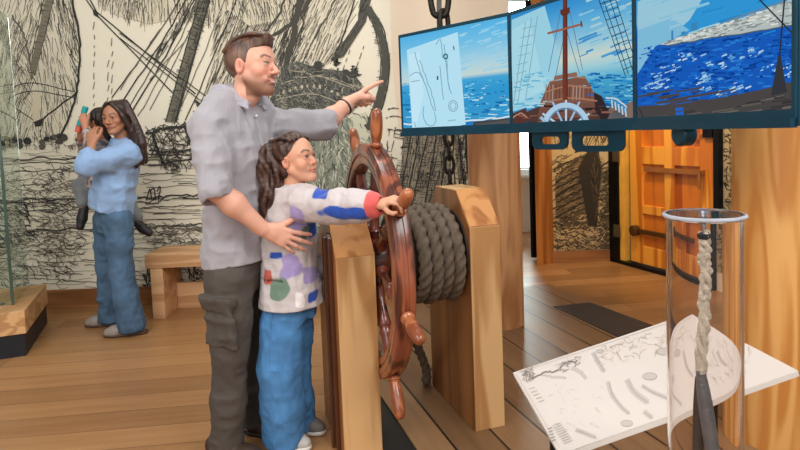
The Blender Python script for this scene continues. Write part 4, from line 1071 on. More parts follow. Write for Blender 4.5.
# ================================================================== the map print
D = Draw(TA, TN, clip=[(513, 373), (560, 455), (798, 371), (689, 314)], step=.00001)
D.fill([(513, 373), (560, 455), (798, 371), (689, 314)], (210, 200, 192)); D.lvl = .3
G1, G2, G3 = (188, 178, 171), (164, 155, 149), (120, 112, 106)
rough(D, [(541, 374), (550, 377), (566, 378)], 3, G1, .3); rough(D, [(572, 368), (582, 374), (586, 380)], 5, G1, .4)
for p, w in (([(593, 353), (598, 362), (604, 372)], 5), ([(608, 382), (612, 395), (622, 408), (629, 414)], 4.5), ([(627, 380), (634, 392), (648, 403)], 6), ([(642, 386), (652, 392), (666, 398), (676, 404)], 4), ([(676, 350), (682, 366), (690, 376)], 4), ([(720, 352), (726, 362), (733, 366)], 4), ([(576, 430), (586, 434), (596, 438)], 4), ([(644, 412), (652, 418)], 5), ([(700, 372), (708, 384)], 4)):
    D.line(curve(p, 6), w, G1); 
    D.line([(x+1, y+1) for x, y in curve(p, 6)], 1, G2)
for (x, y, r) in ((650, 377, 6), (627, 424, 5), (664, 352, 6), (600, 352, 3)):
    D.poly([(x+r*1.2*math.cos(t), y+r*.6*math.sin(t)) for t in np.linspace(0, 2*PI, 14)[:-1]], G1); D.line([(x+r*1.2*math.cos(t), y+r*.6*math.sin(t)) for t in np.linspace(0, 2*PI, 14)], .7, G2)
D.lvl = .6
hatch(D, [(521, 370), (534, 368), (534, 381), (524, 383)], 50, .3, 4, .9, [G3, (150, 140, 132)], .8)
rough(D, [(532, 380), (544, 373), (556, 372), (566, 364), (576, 362)], 1.6, G3, .6); hatch(D, [(556, 366), (578, 356), (580, 364), (562, 374)], 30, -.4, 6, .8, [G3, G2], .6)
hatch(D, [(590, 352), (680, 322), (690, 340), (640, 362), (600, 366)], 70, -.3, 7, .8, [(184, 168, 148), (168, 154, 138)], .7, bend=.4)
hatch(D, [(536, 385), (620, 385), (600, 430), (560, 440)], 30, .5, 5, .6, [G2, G1], .8)
hatch(D, [(690, 330), (760, 350), (740, 380), (690, 390)], 50, 1.0, 9, .8, [G1, G2], .5, bend=.3)
for i in range(9): D.line([(552+i*1.5, 427+i*2.2), (561+i*1.5, 423.5+i*2.2)], .7, G2)
for i in range(5): D.line([(548+i, 430+i*3), (552+i, 428.5+i*3)], .9, G3)
for i in range(5): D.line([(529+i*2.4, 390+i*3.2), (535+i*2.4, 388+i*3.2)], .6, G2)
D.line([(516, 374), (560, 449)], .6, G1); D.line([(519, 373), (688, 317)], .5, G1)
D.build('map_print', M_print, lect)

# ================================================================== light
w = bpy.data.worlds.new('world'); scene.world = w; w.use_nodes = True
bg = w.node_tree.nodes['Background']; bg.inputs[0].default_value = (1.0, .98, .955, 1); bg.inputs[1].default_value = .43
def area(name, loc, tgt, size, power, col=(1, .97, .93), sy=None):
    l = bpy.data.lights.new(name, 'AREA'); l.energy = power; l.color = col; l.size = size
    if sy: l.shape = 'RECTANGLE'; l.size_y = sy
    o = bpy.data.objects.new(name, l); COL.objects.link(o); o.location = loc
    o.rotation_euler = (Vector(tgt)-Vector(loc)).to_track_quat('-Z', 'Y').to_euler(); return o
area('overhead_area', (1.6, .2, 3.4), (-.3, 2.6, .9), 1.6, 80)  # unseen soft area light added overhead as key from the right
area('overhead_area', (-2.2, .6, 3.4), (-1.6, 3.6, .6), 1.8, 58)  # unseen soft area light added overhead as fill from the left
area('overhead_area', (-.4, 3.3, 3.6), (-.4, 3.6, 0), 1.2, 30)  # unseen area light added above the middle of the room
area('camera_side_fill', (-1.2, -1.0, 2.3), (-.3, 3.2, .9), 2.4, 48, (1, .98, .95))  # unseen soft area light added behind the camera to brighten the fronts
area('window_light', ((x0+x1)/2, FY+.35, 1.9), ((x0+x1)/2, 0, 1.0), 1.0, 160, (.9, .95, 1), sy=2.2)
sp = bpy.data.lights.new('door_spot', 'SPOT'); sp.energy = 170; sp.color = (1, .72, .36); sp.spot_size = 1.1; sp.spot_blend = .6; sp.shadow_soft_size = .08
so = bpy.data.objects.new('door_spot', sp); COL.objects.link(so); so.location = (1.55, 4.5, 2.85); so.rotation_euler = (Vector(DP(.5, .9))-so.location).to_track_quat('-Z', 'Y').to_euler()
vs = scene.view_settings; scene.display_settings.display_device = 'sRGB'; vs.view_transform = 'Standard'; vs.look = 'None'; vs.exposure = 0.0; vs.gamma = 1.0; vs.use_curve_mapping = False
# ================================================================== people
M_skin = vcol('skin', .5, bump=.08, bscale=120, sss=.12)
M_cloth_grey = vcol('woven_shirt', .85, bump=.7, bscale=13, sheen=.2, bdist=.02, squash=(1, 1, .5))
M_cargo = vcol('cargo_cloth', .85, bump=.75, bscale=12, bdist=.02, squash=(1, 1, .45))
M_denim = vcol('denim', .8, bump=.75, bscale=13, bdist=.02, squash=(1, 1, .4))
M_jacket = vcol('jacket_cloth', .85, bump=.65, bscale=14, bdist=.018, sheen=.2)
M_hair = vcol('hair', .42, bump=.5, bscale=60, squash=(1, 1, .12))
M_eye = vcol('eye', .12)
M_shoe = vcol('shoe_leather', .55)

def frame(yaw, pitch=0.0, roll=0.0):
    """yaw: heading of the face in the ground plane (0 = +X, positive towards the camera side -Y); pitch up"""
    f0 = np.array([math.cos(yaw), -math.sin(yaw), 0]); l0 = np.array([math.sin(yaw), math.cos(yaw), 0])
    f = f0*math.cos(pitch)+UP*math.sin(pitch); u = UP*math.cos(pitch)-f0*math.sin(pitch)
    l = l0*math.cos(roll)+u*math.sin(roll); u = u*math.cos(roll)-l0*math.sin(roll)
    return f, l, u
class Head:
    def __init__(s, c, fr, h, child=False, smile=0.0):
        s.c = np.asarray(c, float); s.f, s.l, s.u = fr; s.h = h; s.child = child; s.smile = smile; s.R = np.array([s.f, s.l, s.u])
    def P(s, f, l, u): return s.c+(s.f*f+s.l*l+s.u*u)*s.h
    def loc(s, v): return ((v-s.c)@s.R.T)/s.h
    def grow(s, S, neck_to, rn, rn2):
        h = s.h; P = s.P; E = lambda c, r, k, op='add': S.ell(P(*c), np.array(r)*h, s.R, k*h, op)
        ch = s.child
        E((-.06, 0, .13), (.42, .325, .37), .05)
        E((.10, 0, .08), (.265, .265, .30), .06)               # forehead block
        E((.11, 0, -.19), (.245, .22 if not ch else .235, .29), .08)    # face
        for sg in (1, -1):
            S.cone(P(-.02, .215*sg, -.19), P(.24, .075*sg, -.40), .085*h, .07*h, .10*h)      # jaw
            E((.225, .165*sg, -.10-.03*ch), (.11, .10+.01*ch, .10+.02*ch), .08)                  # cheek
            S.cone(P(.33, .05*sg, .085), P(.27, .20*sg, .075), .045*h, .045*h, .06*h)           # brow
        E((.285, 0, -.415), (.085, .09, .075), .07)
        # nose
        nl = .0 if not ch else -.035; ns = 1.0 if not ch else .78; es = 1.0 if not ch else 1.28
        S.cone(P(.345-.02*ch, 0, .04), P(.445+nl, 0, -.125), .030*h*ns, .044*h*ns, .035*h)
        for sg in (1, -1): E((.395+nl, .052*sg*ns, -.145), (.042*ns, .034*ns, .032*ns), .03)
        # eye sockets
        for sg in (1, -1): E((.395, .135*sg, .0), (.07, .085, .05), .05, 'sub')
        for sg in (1, -1):
            E((.296, .135*sg, .0), (.066, .080, .062), .025)
            E((.372, .136*sg, -.006), (.034, .058*(.5+.5*es), .024*es), .010, 'sub')
        # lips
        lw = 1.0 if not ch else .8
        E((.348, 0, -.255), (.046, .105*lw, .022*lw), .02); E((.340, 0, -.298), (.046, .085*lw, .026*lw), .02)
        if s.smile:
            for sg in (1, -1): E((.30, .125*sg, -.235), (.04, .03, .04), .05)
            E((.398, 0, -.273), (.030, .080, .014), .012, 'sub')
        else: S.cone(P(.402, -.075, -.276), P(.402, .075, -.276), .008*h, .008*h, .015*h, 'sub')
        # ears
        for sg in (1, -1):
            E((-.045, .325*sg, -.03), (.075, .035, .125), .02); E((-.02, .352*sg, -.02), (.04, .022, .07), .02, 'sub')
        S.chain([P(-.10, 0, -.22), P(-.14, 0, -.42), neck_to], [rn*.98, rn*.95, rn2], .06*h)
    def skin_cols(s, v, col, lip, brow=None, beard=None, cheek=None):
        q = s.loc(v); c = np.tile(lin(col), (len(v), 1)); near = (np.abs(q[:, 2]) < .7) & (np.linalg.norm(q, axis=1) < .75)
        def mix(m, rgb): 
            m = np.clip(m, 0, 1)[:, None]*near[:, None]; c[:] = c*(1-m)+lin(rgb)*m
        fr = q[:, 0] > .05
        if cheek: 
            for sg in (1, -1): mix(.5*np.exp(-(((q[:, 0]-.27)/.14)**2+((q[:, 1]-.18*sg)/.10)**2+((q[:, 2]+.11)/.09)**2)), cheek)
            mix(.45*np.exp(-(((q[:, 0]-.43)/.08)**2+(q[:, 1]/.07)**2+((q[:, 2]+.13)/.06)**2)), cheek)
            mix(.5*(np.abs(q[:, 1]) > .3)*(q[:, 0] < .1), cheek)
        ear_shade = np.exp(-(((q[:, 0]+.02)/.035)**2+((q[:, 2]+.02)/.06)**2))*(np.abs(q[:, 1]) > .3); mix(.6*ear_shade, tuple(int(x*.62) for x in col))  # shade of the ear hollow put into the skin colour
        if beard:
            jaw = np.clip((-.12-q[:, 2]+np.clip(q[:, 0]-.1, -.5, .3)*-.22)/.18, 0, 1)*np.clip((q[:, 2]+.62)/.1, 0, 1)*(q[:, 0] > -.03)
            mus = np.exp(-((q[:, 2]+.205)/.022)**2)*(np.abs(q[:, 1]) < .14)*(q[:, 0] > .2)
            bare = np.exp(-(((q[:, 2]+.13)/.09)**2+((np.abs(q[:, 1])-.14)/.08)**2+((q[:, 0]-.3)/.12)**2))
            mix(np.clip(.9*jaw+.75*mus-.8*bare, 0, .82)*np.clip((q[:, 2]+.52)/.05, 0, 1), beard)
        y = np.abs(q[:, 1])
        curve_ = s.smile*.5*(y**2)*9
        m = (q[:, 0] > .26)*np.clip(1.4-((q[:, 2]+.277-curve_*.35)/.043)**2*1.3-(y/(.105+.03*s.smile))**2*1.2, 0, 1)
        mix(m*.9, lip)
        if s.smile > .5: mix((q[:, 0] > .26)*np.clip(1.6-((q[:, 2]+.272-curve_*.35)/.013)**2*1.2-(y/.085)**2*1.2, 0, 1), (240, 230, 222))
        if brow:
            bz = .105+.028*np.clip((y-.06)/.1, 0, 1)-.05*np.clip((y-.17)/.08, 0, 1)
            mix((q[:, 0] > .1)*np.exp(-((q[:, 2]-bz)/.022)**4)*np.clip((y-.045)/.02, 0, 1)*np.clip((.25-y)/.03, 0, 1)*.85, brow)
            mix((q[:, 0] > .2)*np.exp(-(((q[:, 2]-.022)/.014)**2))*np.clip((.082-np.abs(y-.135))/.02, 0, 1)*.9, (40, 26, 22))
        return c
    def eyes(s, parent, iris, gaze=None):
        g = unit(gaze) if gaze is not None else s.f
        for sg in (1, -1):
            mb = MB(); c = s.P(.292, .134*sg, -.004); r = .060*s.h; V = []; Fc = []; n = 20; m = 14
            for i in range(m+1):
                for k in range(n):
                    th = PI*i/m; ph = 2*PI*k/n; a1 = unit(np.cross(g, UP)); a2 = np.cross(a1, g)
                    V.append(c+(g*math.cos(th)+(a1*math.cos(ph)+a2*math.sin(ph))*math.sin(th))*r)
            for i in range(m):
                for k in range(n): Fc.append([i*n+k, i*n+(k+1) % n, (i+1)*n+(k+1) % n, (i+1)*n+k])
            V = np.array(V); an = np.arccos(np.clip(((V-c)@g)/r, -1, 1))
            cc_ = np.where((an < .62)[:, None], lin(iris), lin((236, 230, 226))); cc_ = np.where((an < .28)[:, None], lin((14, 10, 10)), cc_)
            put('eye', V, Fc, M_eye, parent, cols=cc_, smooth=True)
def hand(S, wrist, d, back, thumb_side, sc=1.0, curls=None, splay=None, thumb=None, k=.0045, wr=.026):
    """palm + four unequal fingers + thumb; d: along the hand, back: out of its back; returns nothing"""
    d = unit(d); back = unit(back-d*(np.asarray(back)@d)); x = np.cross(d, back)*thumb_side
    w = np.asarray(wrist, float)
    L = lambda a, b, c=0.0: w+(x*a+d*b+back*c)*sc
    kx = [.030, .0105, -.0095, -.028]; ky = [.088, .093, .089, .080]
    for i in range(4):
        S.cone(L(kx[i]*.55, .012), L(kx[i], ky[i]), .0155*sc, .0115*sc, .010, flat=back, fr=.85)
    S.cone(L(.0, -.03), L(0, .03), wr*sc, .026*sc, .014, flat=back, fr=.72)
    S.cone(L(.012, .03), L(-.008, .07), .024*sc, .022*sc, .012, flat=back, fr=.6)
    S.cone(L(.018, .018, -.004), L(.034, .052, -.010), .0165*sc, .014*sc, .012)
    ln = [(.042, .026, .021), (.047, .030, .022), (.043, .027, .022), (.033, .020, .019)]
    curls = curls or [(.25, .35, .2)]*4; splay = splay or [.08, .02, -.05, -.12]
    for i in range(4):
        p = L(kx[i], ky[i]); a = 0; s_ = math.sin(splay[i]); c_ = math.cos(splay[i]); base = d*c_+x*s_
        rs = [.0098, .0088, .0078, .0066] if i < 3 else [.0085, .0076, .0068, .0058]
        pts = [p]
        for j in range(3):
            a += curls[i][j]; p = p+(base*math.cos(a)-back*math.sin(a))*ln[i][j]*sc; pts.append(p)
        S.chain(pts, [r*sc for r in rs], k)
    tp = thumb or [(.050, .070, -.016), (.062, .098, -.020), (.066, .118, -.020)]
    pts = [L(.030, .040, -.008)]+[L(*q) for q in tp]
    S.chain(pts, [.0145*sc, .0118*sc, .0105*sc, .0082*sc], k*1.3)
def bounds(pts, m): 
    p = np.array(pts); return p.min(0)-m, p.max(0)+m
def solid(name, S, mat, parent, colf, label=None):
    v, f = S.mesh(); return put(name, v, f, mat, parent, cols=colf(v), smooth=True, label=label)
def flatcol(c, var=0.0, sc=14.0):
    def fn(v):
        b = np.tile(lin(c), (len(v), 1))
        if var:
            n = vnoise(v*sc, 3)*2-1; b = b*(1+var*n)[:, None]
        return b
    return fn
FOLD = [(40, 25, 34, .3, .5), (-32, 20, 46, 1.7, .5), (18, -40, -58, 2.2, .35), (60, 30, 22, 4.0, .3), (-25, 55, 70, .9, .25)]

# ------------------------------------------------------------------ the man
mY = 2.50
mf, ml, mu_ = frame(math.radians(27)); mr = -ml
mh = Head(W(253, 67, 2.46), frame(math.radians(20), math.radians(2), math.radians(-3)), .252, smile=1.0)
nb = W(236, 99, 2.50)          # base of the neck
hip = W(236, 268, 2.50); 
shR = W(207, 127, 2.36); elR = W(215, 188, 2.27); wrR = W(263, 229, 2.33)
shL = W(268, 126, 2.64); elL = W(322, 125, 2.72); wrL = W(345, 106, 2.82)
hipR = W(231, 275, 2.42); knR = W(230, 352, 2.40); anR = W(226, 446, 2.43)
hipL = W(245, 275, 2.585); knL = W(252, 348, 2.60); anL = W(252, 430, 2.66)
tR = W(313, 249, 2.385); 
# skin: head+neck, arms+hands, hidden trunk and legs, all one mesh
S = SDF(*bounds([mh.c, nb], .19), .0032)
mh.grow(S, nb+mf*-.01-UP*.05, .056, .064)
Hm = S.mesh()
S = SDF(*bounds([elR, wrR, tR], .09), .003)
S.chain([elR+(elR-wrR)*.03, elR*.62+wrR*.38, wrR], [.042, .045, .029], .03)
S.cone(elR+UP*.03, elR, .036, .042, .03)
hd_ = unit(tR-wrR); bk = unit(np.array([.05, -1, .10]))
hand(S, wrR+hd_*.012, hd_, bk, 1 if np.cross(hd_, bk)[2] > 0 else -1, 1.04, curls=[(.12, .22, .12), (.10, .22, .12), (.14, .24, .14), (.2, .26, .16)], splay=[.20, .05, -.10, -.26],
     thumb=[(.058, .066, -.012), (.080, .086, -.020), (.094, .102, -.026)], k=.004)
Ra = S.mesh()
ptd = unit(W(379, 81, 2.97)-W(352, 99, 2.85))
fist = W(349, 102, 2.835)
S = SDF(*bounds([elL, wrL, W(382, 78, 3.0)], .09), .003)
S.chain([elL+(elL-wrL)*.1, elL*.6+wrL*.4, wrL, fist], [.047, .044, .031, .028], .03)
bkL = unit(np.array([-.35, .25, 1.0]))
hand(S, fist-ptd*.012, ptd, bkL, 1 if np.cross(ptd, bkL)[1] < 0 else -1, 1.22, curls=[(.05, .10, .06), (1.25, 1.65, .9), (1.35, 1.65, .9), (1.4, 1.6, .9)], splay=[.06, .02, -.02, -.06],
     thumb=[(.040, .066, -.030), (.030, .088, -.044), (.014, .098, -.048)], k=.004)
La = S.mesh()
S = SDF(*bounds([nb, hip, shR, shL, anR, anL, W(226, 458, 2.40)], .16), .008)
S.loft(hip, nb, mr, [(0, 0, 0, .15, .10), (.3, 0, 0, .13, .095), (.65, 0, .01, .15, .105), (.88, 0, 0, .145, .08), (.98, 0, 0, .06, .06)], .04)
S.chain([hipR, knR, anR], [.075, .05, .04], .03); S.chain([hipL, knL, anL], [.075, .05, .04], .03)
S.chain([shR, elR], [.042, .034], .03); S.chain([shL, elL], [.042, .036], .03)
S.cone(nb-UP*.06, nb, .065, .055, .03)
for an in (anR, anL): S.cone(an-UP*.03, an+mf*.12-UP*.06, .035, .03, .02)
Bm = S.mesh()
V, Fm = join(Hm, Ra, La, Bm)
cols = mh.skin_cols(V, (222, 166, 142), (190, 104, 96), brow=(92, 62, 44), beard=(118, 78, 54), cheek=(224, 132, 112))
man = put('person', V, Fm, M_skin, None, cols=cols, smooth=True)
tag(man, 'bearded man in grey shirt and dark trousers pointing over the wheel', 'person', 'visitors')
mh.eyes(man, (70, 84, 88), gaze=unit(W(379, 81, 3.06)-mh.c)*.4+mh.f)
# shirt
S = SDF(*bounds([shR, shL, hip, elL, elR, nb], .17), .0045)
hem = W(237, 258, 2.5)
S.loft(hem-UP*.03, nb+UP*.0, mr, [(0, 0, .005, .162, .128), (.2, 0, 0, .142, .114), (.45, 0, .004, .146, .116), (.68, 0, .012, .164, .126), (.83, 0, .004, .152, .108), (.93, 0, -.004, .105, .085), (1.0, 0, -.006, .066, .062)], .03, power=2.15)
S.chain([shR, shR*.5+elR*.5, elR+(elR-shR)*-.06], [.060, .055, .054], .05)
S.chain([shR*.2+elR*.8, elR+(elR-shR)*.05], [.058, .060], .012)     # rolled cuff
S.chain([nb+UP*-.012+mr*.02, nb*.5+shR*.5+UP*.012, shR+UP*.004], [.064, .062, .058], .05); S.chain([nb+UP*-.012-mr*.02, nb*.5+shL*.5+UP*.012, shL+UP*.004], [.064, .062, .058], .05)
S.chain([shL, shL*.5+elL*.5, elL], [.064, .057, .058], .05)
S.chain([shL*.15+elL*.85, elL+(elL-shL)*.07], [.062, .065], .012)
S.creases(.007, (10, 12, 17), 4); S.creases(.004, (26, 26, 20), 9); S.creases(.006, (7, 7, 4), 12, ridge=False)
# open cuffs
S.cone(elR+(elR-shR)*.045, elR+(elR-shR)*.3, .047, .050, .006, 'sub')
S.cone(elL+(elL-shL)*.06, elL+(elL-shL)*.3, .052, .055, .006, 'sub')
S.cut(hem-UP*.018+mf*.0, unit(-UP+mf*.10))
S.chain([hem+mf*.130, hem*.6+nb*.4+mf*.138, hem*.3+nb*.7+mf*.138, nb+mf*.088-UP*.055], [.004, .004, .004, .004], .006, 'sub')
SH = (160, 156, 162)
shirt = solid('shirt', S, M_cloth_grey, man, flatcol(SH, .05, 22))
# folded collar: a band round the neck with two flaps
S = SDF(*bounds([nb], .2), .0032)
cb = nb+UP*.048-mf*.004; P_ = []; N_ = 36
for t in np.linspace(.32, 2*PI-.32, N_): P_.append(cb+mr*.080*math.sin(t)+mf*.086*math.cos(t)+UP*(.006-.050*max(0, math.cos(t))**1.5))
for i in range(N_-1):
    o0 = (P_[i]-cb)*[.26, .26, 0]; o1 = (P_[i+1]-cb)*[.26, .26, 0]
    for q in np.linspace(0, 1, 8): S.cone(P_[i]+(o0-UP*.036)*q, P_[i+1]+(o1-UP*.036)*q, .006, .006, .003)
for sg, p0 in ((1, P_[0]), (-1, P_[-1])):
    tip = p0-UP*.052+mf*.030+mr*.030*sg; back = p0-UP*.034+mr*.05*sg-mf*.012
    for q in np.linspace(0, 1, 7): S.cone(p0*(1-q)+back*q+mf*.006, tip, .005, .005, .006)
solid('collar', S, M_cloth_grey, shirt, flatcol((166, 162, 172)))
for i in range(4):
    p = (nb-UP*.075)*(1-i*.24)+hem*(i*.24)+mf*(.103+.034*min(1, i*.7)); MB().lathe(p, mf, [(0, .005), (.006, .005), (.007, .003)], 10).build('button', M_white, shirt)
# trousers
S = SDF(*bounds([hipR, hipL, anR, anL, hem], .15), .005)
S.loft(hip-UP*.08, hem+UP*.03, mr, [(0, 0, 0, .134, .098), (.5, 0, 0, .140, .106), (1, 0, 0, .138, .106)], .03)
S.chain([hipR-UP*.02, hipR*.5+knR*.5, knR, knR*.5+anR*.5, anR-UP*.005], [.094, .086, .076, .069, .066], .025, flat=mr, fr=.92)
S.chain([hipL-UP*.02, hipL*.5+knL*.5, knL, knL*.5+anL*.5, anL-UP*.005], [.100, .088, .080, .072, .068], .025, flat=mr, fr=.92)
pk = hipR*.45+knR*.55+mr*.064; 
S.loft(pk-UP*.09, pk+UP*.09, mr, [(0, 0, 0, .022, .06), (1, 0, 0, .022, .06)], .008, power=4)
S.loft(pk+UP*.05, pk+UP*.1, mr, [(0, 0, 0, .027, .064), (1, 0, 0, .027, .064)], .006, power=4)
S.creases(.007, (8, 9, 15), 21); S.creases(.004, (22, 22, 26), 22); S.creases(.008, (6, 6, 5), 23, ridge=False)
S.cut((0, 0, .045), -UP)
solid('trousers', S, M_cargo, man, flatcol((78, 71, 65), .08, 12))
def shoe(parent, an, fd, L, col, sole, W_=.046, h=.075, accent=None):
    g = np.array([an[0], an[1], .004]); fd = unit(fd*[1, 1, 0]); sd = np.array([fd[1], -fd[0], 0])
    S = SDF(*bounds([g-fd*L*.35, g+fd*L*.75, g+UP*.14], .07), .0045)
    S.chain([g-fd*L*.24+UP*.045, g+fd*L*.1+UP*.045, g+fd*L*.45+UP*.03, g+fd*L*.62+UP*.026], [W_*.85, W_*.92, W_*.95, W_*.72], .03)
    S.cone(g-fd*L*.1+UP*.06, g-fd*L*.06+UP*(h+.02), W_*.8, W_*.72, .03)
    S.cut((0, 0, .012), -UP); S.cut((0, 0, h+.03), UP)
    up_ = solid('shoe', S, M_shoe, parent, (lambda v: np.where((((np.abs(((v-g)@fd)-L*.2) < .03) & (v[:, 2] > .03))[:, None]), lin(accent or col), lin(col))))
    S = SDF(*bounds([g-fd*L*.35, g+fd*L*.75], .07), .0045)
    S.chain([g-fd*L*.26+UP*.012, g+fd*L*.1+UP*.012, g+fd*L*.45+UP*.012, g+fd*L*.62+UP*.012], [W_*.92, W_*.96, W_*1.02, W_*.8], .03)
    S.cut((0, 0, .002), -UP); S.cut((0, 0, .022), UP)
    solid('sole', S, M_shoe, up_, flatcol(sole))
shoe(man, anR, mf, .28, (60, 44, 36), (40, 34, 30)); shoe(man, anL, mf, .28, (60, 44, 36), (40, 34, 30))
# hair: short sides, brushed-back top
S = SDF(*bounds([mh.c+mh.u*.05], .22), .0032)
E = lambda hh, c, r, k, op='add': S.ell(hh.P(*c), np.array(r)*hh.h, hh.R, k*hh.h, op)
E(mh, (-.075, 0, .135), (.428, .333, .385), .02); E(mh, (.02, 0, .34), (.34, .255, .185), .08); E(mh, (.21, 0, .44), (.16, .19, .12), .08); E(mh, (-.22, 0, .30), (.25, .26, .22), .08)
E(mh, (.34, 0, -.02), (.33, .42, .315), .05, 'sub'); E(mh, (.12, 0, -.38), (.37, .5, .36), .04, 'sub'); E(mh, (-.0, 0, -.55), (.7, .5, .27), .04, 'sub')
for sg in (1, -1): E(mh, (-.04, .36*sg, -.06), (.095, .12, .14), .03, 'sub'); E(mh, (.25, .30*sg, .12), (.13, .12, .16), .03, 'sub')
for i in range(16):
    y = (i-7.5)*.034; P_ = [mh.P(.30-.25*y*y, y*.8, .46), mh.P(.12, y, .54-abs(y)*.25), mh.P(-.16, y*1.05, .50-abs(y)*.35), mh.P(-.36, y*1.1, .30-abs(y)*.2)]
    S.chain(curve(P_, 4), [mh.h*(.028+.008*math.sin(i*2.1))]*13, .016*mh.h)
mh_loc = mh
def manhair(v):
    q = mh.loc(v); t = np.clip((q[:, 2]-.18)/.12, 0, 1)[:, None]; st_r = (.85+.3*np.sin(q[:, 1]*70+q[:, 0]*6))[:, None]
    return (lin((112, 82, 66))*(1-t)+lin((88, 56, 38))*t)*st_r
solid('hair', S, M_hair, man, manhair)
# dark wristband on the pointing arm
bd = unit(fist-elL); bp_ = wrL+bd*-.005
ringp = [bp_+(unit(np.cross(bd, UP))*math.cos(t)+np.cross(bd, unit(np.cross(bd, UP)))*math.sin(t))*.037 for t in np.linspace(0, 2*PI, 25)[:-1]]
MB().tube(ringp, .0065, 8, closed=True).build('wristband', M_black, man, smooth=True)

# ------------------------------------------------------------------ the girl
gf, gl, _ = frame(math.radians(16)); gr = -gl
gh = Head(W(296, 159, 2.47), frame(math.radians(24), math.radians(9), math.radians(3)), .212, child=True, smile=.35)
gn = W(288, 194, 2.50); gw = W(290, 284, 2.51)
sR = W(306, 205, 2.41); eR = W(340, 207, 2.29); wR = W(377, 205, 2.195)
sL = W(288, 207, 2.62); eL = W(300, 250, 2.68); wL = W(318, 270, 2.62)
hR = W(284, 300, 2.45); kR = W(280, 368, 2.46); aR = W(283, 437, 2.505)
hL = W(296, 300, 2.57); kL = W(292, 366, 2.60); aL = W(297, 428, 2.64)
th_ = math.radians(TH0+45); hdir = -WFAR*math.sin(th_)+UP*math.cos(th_); grip = WC+hdir*(R0+.07)
S = SDF(*bounds([gh.c, gn], .16), .0028)
gh.grow(S, gn-UP*.04, .043, .05)
Hg = S.mesh()
S = SDF(*bounds([eR, wR, grip], .11), .0028)
S.chain([eR, wR], [.034, .023], .02)
# hand wraps the handle: fingers over the top, thumb underneath
gd = unit(grip+hdir*.018-UP*.0+np.array([0, 0, .018])-wR); gback = unit(UP*.95-gd*.1+np.array([-.2, -.35, 0]))
hw = wR+gd*.012
hand(S, hw, gd, gback, 1 if (np.cross(gd, gback)@np.array([0, -1, 0])) > 0 else -1, .78, curls=[(.45, .95, .7), (.5, 1.0, .7), (.55, 1.0, .7), (.6, 1.0, .7)], splay=[.1, .03, -.04, -.1],
     thumb=[(.050, .066, -.034), (.056, .090, -.046), (.054, .108, -.046)], k=.0035)
Rg = S.mesh()
S = SDF(*bounds([gn, gw, hR, aR, aL, wL, sL, sR], .14), .007)
S.loft(gw-UP*.05, gn, gr, [(0, 0, 0, .10, .08), (.5, 0, 0, .09, .075), (.85, 0, 0, .10, .07), (1, 0, 0, .05, .05)], .03)
S.chain([hR, kR, aR], [.06, .042, .032], .02); S.chain([hL, kL, aL], [.06, .042, .032], .02)
S.chain([sR, eR], [.04, .034], .02); S.chain([sL, eL, wL, wL+gf*.07], [.04, .033, .024, .02], .02); S.cone(gn-UP*.05, gn+UP*.02, .05, .042, .02)
for an in (aR, aL): S.cone(an-UP*.02, an+gf*.1-UP*.05, .026, .024, .02)
Bg = S.mesh()
V, Fm = join(Hg, Rg, Bg)
cols = gh.skin_cols(V, (214, 158, 128), (196, 110, 100), brow=(66, 42, 32), cheek=(222, 134, 110))
girl = put('person', V, Fm, M_skin, None, cols=cols, smooth=True)
tag(girl, 'girl in white patterned jacket and jeans gripping the ship wheel', 'person', 'visitors')
gh.eyes(girl, (58, 36, 24), gaze=gh.f+gh.u*.1)
# jacket
S = SDF(*bounds([sR, sL, wR, gw, gn, W(290, 306, 2.5)], .16), .0045)
gm = W(291, 301, 2.5)
S.loft(gm-UP*.02, gn+UP*.01, gr, [(0, 0, .006, .140, .130), (.18, 0, .004, .130, .120), (.36, 0, 0, .118, .106), (.6, 0, .004, .126, .106), (.8, 0, 0, .122, .092), (.92, 0, 0, .09, .07), (1, 0, 0, .06, .055)], .03, power=2.2)
S.chain([sR+gr*-.02, sR, sR*.45+eR*.55, eR, eR*.5+wR*.5, wR*.92+eR*.08], [.062, .066, .060, .060, .053, .042], .03)
S.chain([sL, eL, wL], [.058, .052, .042], .03)
S.cone(gn+gr*.02-UP*.01, sR+UP*.008, .055, .055, .04); S.cone(gn-gr*.02-UP*.01, sL+UP*.008, .055, .055, .04)
# stand-up neck band
for i in range(20):
    t = 2*PI*i/20; p = gn+UP*.012+(gr*math.cos(t)+gf*math.sin(t))*.058; S.cone(p-UP*.01, p+UP*.012+gf*.004*math.sin(t), .010, .008, .012)
S.creases(.006, (13, 13, 15), 31); S.creases(.0035, (30, 30, 26), 32); S.creases(.006, (8, 8, 7), 33, ridge=False)
